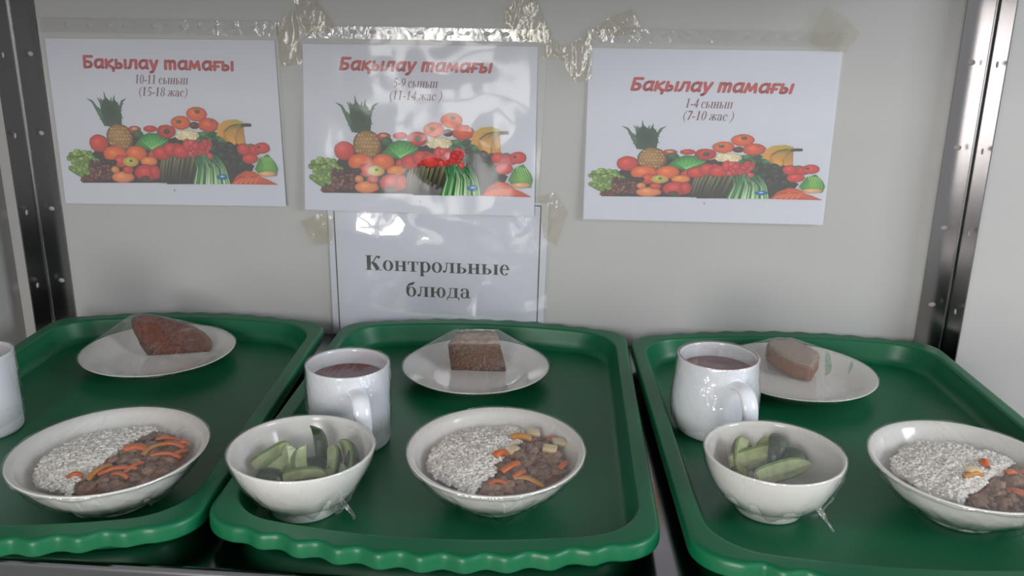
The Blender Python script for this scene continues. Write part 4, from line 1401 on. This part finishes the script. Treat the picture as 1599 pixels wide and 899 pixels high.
STR = [(38.6, 0), (40.2, 2.5), (40.6, 8), (40.8, 30), (40.9, 60), (40.9, 83)]
BAR = [(33, 0), (37.5, 4), (41.8, 14), (44, 28), (44, 46), (42.4, 64), (41.2, 83)]
mug(-179.8, -315.4, STR, 'straight-sided white mug behind the cucumber bowl on the rye bread tray', 'dark red drink in the mug on the rye bread tray', -1.12, False, 4)
mug(191.5, -252.9, BAR, 'barrel-shaped white mug with thin red rim line beside the light bread plate', 'dark red drink in the barrel-shaped mug', -1.22, True, 6)
mug(-554.6, -331.2, [(r * .84, z) for r, z in STR], 'white mug cut off by the picture edge on the dark crust bread tray', 'dark red drink in the cut-off mug', -2.5, False, 9)


# ------------------------------------------------------------------ plates with bread
def plate(x, y, R, H, label):
    root = thing('bread_plate', (x, y, 4.6), label, 'plate', 'white bread plates')
    k = R / 87
    out = smooth_prof([(50 * k, 1.5), (56 * k, 4.5), (66 * k, 9), (78 * k, H - 4.5), (86 * k, H - 1.6)], 4)
    inn = smooth_prof([(84 * k, H - .9), (76 * k, H - 3.2), (64 * k, 10.4), (55 * k, 6.2), (47 * k, 4.8), (30 * k, 4.4)], 4)
    pr = [(0, 1.8), (44 * k, 1.8), (45 * k, 0), (49 * k, 0)] + out + [(R, H - .9), (R - .3, H - .2), (R - 1.2, H)] + inn + [(0, 4.4)]
    lathe('dish', pr, M_PORC, root, 96)
    return root


def plate_film(parent, R, H, top, seed, sag=0.0, rag=4):
    """taut tent of film from the rim over the bread's top points (local mm)"""
    bm = bmesh.new()
    for i in range(72):
        a = 2 * PI * i / 72
        bm.verts.new(((R - .4) * math.cos(a), (R - .4) * math.sin(a), H + .5))
    for p in top: bm.verts.new(p)
    bmesh.ops.convex_hull(bm, input=bm.verts[:])
    for f in [f for f in bm.faces if all(abs(v.co.z - H - .5) < .01 for v in f.verts)]: bm.faces.remove(f)
    bmesh.ops.subdivide_edges(bm, edges=[e for e in bm.edges if e.calc_length() > 8], cuts=5, use_grid_fill=True)
    for v in bm.verts:
        q = math.hypot(v.co.x, v.co.y) / R
        if q < .985:
            v.co.z += .5 * noise.noise(Vector((v.co.x * .08, v.co.y * .08, seed))) + .3
    for v in bm.verts: v.co *= MM
    o = from_bm('cling_film', bm, M_FILM, parent)
    film_skirt('film_skirt', R, H, [(R - .4, H + .5), (R + .3, H - .3), (R - 4, H - 4), (R - 14, 9), (R - 26, 4.5)], o, seed, 1, 1.5, rag)
    return o


def prism_mesh(name, poly, thick_vec, mats, label, group, bev=1.2, jit=.5, seed=1, back_scale=1.0, back_z=1.0):
    """extrude a polygon (3D points, mm) by a vector; rounded, roughened loaf slice"""
    n = len(poly)
    T = Vector(thick_vec)
    f1n = Vector((0, 0, 0))
    for k in range(n): f1n += Vector(poly[k]).cross(Vector(poly[(k + 1) % n]))
    f1n.normalize()
    zlo = min(p[2] for p in poly)
    cen = sum((Vector(p) for p in poly), Vector()) / n
    bm = bmesh.new()
    a = [bm.verts.new(Vector(p) - cen) for p in poly]
    b = [bm.verts.new(Vector((cen.x + (p[0] - cen.x) * back_scale, p[1], zlo + (p[2] - zlo) * back_z)) + T - cen) for p in poly]
    f1 = bm.faces.new(a)
    f2 = bm.faces.new(b[::-1])
    for i in range(n):
        f = bm.faces.new((a[i], b[i], b[(i + 1) % n], a[(i + 1) % n]))
    bmesh.ops.recalc_face_normals(bm, faces=bm.faces[:])
    if bev: bmesh.ops.bevel(bm, geom=bm.edges[:], offset=bev, segments=2, affect='EDGES')
    bm.normal_update()
    for f in bm.faces: f.material_index = 0 if abs(f.normal.dot(f1n)) > .8 else 1
    bmesh.ops.triangulate(bm, faces=bm.faces[:])
    bmesh.ops.subdivide_edges(bm, edges=[e for e in bm.edges if e.calc_length() > 6], cuts=3, use_grid_fill=True)
    for v in bm.verts:
        v.co += Vector((noise.noise(v.co * .12 + Vector((seed, 0, 0))), noise.noise(v.co * .12 + Vector((0, seed, 0))), noise.noise(v.co * .12 + Vector((0, 0, seed))))) * jit
        v.co *= MM
    o = from_bm(name, bm, mats, None, True)
    o.location = cen * MM
    tag(o, label, 'bread', group)
    return o


# middle plate: square block of rye bread
pm = plate(-72, -141.5, 86.7, 17.5, 'white plate holding the square rye bread, in front of the black lettered sheet')
prism_mesh('bread_slice', [(-103, -134, 9.3), (-36, -132, 9.3), (-43.5, -134, 45.5), (-106.5, -136, 43.5)], (-3, 36, 3.0), [M_RYE, M_RYETOP], 'square block of dark rye bread with porous cut face, under tented film', 'bread pieces on plates', 1.0, .9, 3, .80)
plate_film(pm, 86.7, 17.5, [(-35, 4.5, 41), (28.5, 6, 43), (-31, 43, 44.5), (22, 44, 46)], 2)
# left plate: heel with dark dimpled crust
pl = plate(-463.5, -136, 90, 18.5, 'white plate holding the dark crusted bread heel, near the dark corner post')
prism_mesh('bread_slice', [(-481.4, -133.6, 9.6), (-405.0, -121.1, 14.5), (-403.9, -119.2, 17.5), (-406.7, -117.3, 21.8), (-415.5, -113.7, 31.1), (-426.5, -111.2, 39.0), (-440.5, -109.7, 45.5), (-457.4, -109.3, 50.6), (-478.9, -109.6, 55.7), (-492.9, -111.0, 56.5), (-505.8, -113.8, 54.4), (-506.4, -117.2, 47.9), (-501.0, -122.7, 35.8), (-492.5, -127.8, 23.7)],
           (0, 18, 5), [M_CRUSTD, M_CRUMBD], 'reddish brown bread heel with dimpled crust leaning on its plate', 'bread pieces on plates', 1.5, .8, 5, .9, .68)
plate_film(pl, 90, 18.5, [(-43, 20, 51.5), (-43, 23, 50.5), (-29, 23, 53.5), (-15, 24, 52.5), (6, 25, 48), (23, 25, 42.5), (37, 24, 36), (48, 21, 28), (57, 17, 20)], 7)
# right plate: D-shaped light slice lying flat
pr_ = plate(306, -122, 91, 20, 'white plate with faint green leaf print holding the light bread, behind the barrel-shaped mug')
dpts = []
for px_, py_ in [(322.6, -131), (303, -116), (290.5, -94), (284, -70), (286, -52), (294, -38), (303, -33), (321, -33), (335.5, -56), (344.3, -76), (341, -92)]:
    zt_ = 28.8 + 10 * (py_ + 131) / 98
    dpts.append((px_ + (zt_ - 30) / 388 * (39 - px_), py_ - (zt_ - 30) * 2.4, zt_))
prism_mesh('bread_slice', dpts, (0, 3, -19.0), [M_LOAF, M_LOAFC], 'light brown D-shaped bread slice lying flat with brown crust side', 'bread pieces on plates', 1.6, .5, 8)
plate_film(pr_, 91, 20, [(x_ - 306, y_ + 122, z_ - 4.3 + .6) for x_, y_, z_ in dpts], 12)


def leaf(parent, a, r0, r1, w, R, H):
    """printed leaf lying on the plate's rim"""
    k = R / 87
    inn = smooth_prof([(84 * k, H - .9), (76 * k, H - 3.2), (64 * k, 10.4), (55 * k, 6.2), (47 * k, 4.8), (30 * k, 4.4)], 4)

    def hz(r):
        for p, q in zip(inn, inn[1:]):
            if q[0] <= r <= p[0]: return q[1] + (p[1] - q[1]) * (r - q[0]) / max(1e-6, p[0] - q[0])
        return 4.4 if r < 30 else H
    vs, fs = [], []
    for i in range(13):
        f = i / 12
        r = r0 + (r1 - r0) * f
        ww = w * math.sin(PI * f) ** .8 + .2
        aa = a + .25 * (f - .5)
        for s in (-1, 0, 1):
            x, y = r * math.cos(aa) - s * ww * math.sin(aa), r * math.sin(aa) + s * ww * math.cos(aa)
            vs.append((x, y, hz(math.hypot(x, y)) + .35))
    for i in range(12):
        for s in range(2): fs.append((i * 3 + s, i * 3 + s + 1, i * 3 + s + 4, i * 3 + s + 3))
    return mesh('leaf_print', vs, fs, M_LEAF, parent)


for a, r0, r1, w in ((.78, 60, 90, 3.4), (.62, 50, 76, 2.8), (1.05, 66, 92, 3.5), (.35, 70, 88, 2.5), (1.35, 74, 92, 2.2)): leaf(pr_, a, r0 - 3, r1 - 3, w, 91, 20)
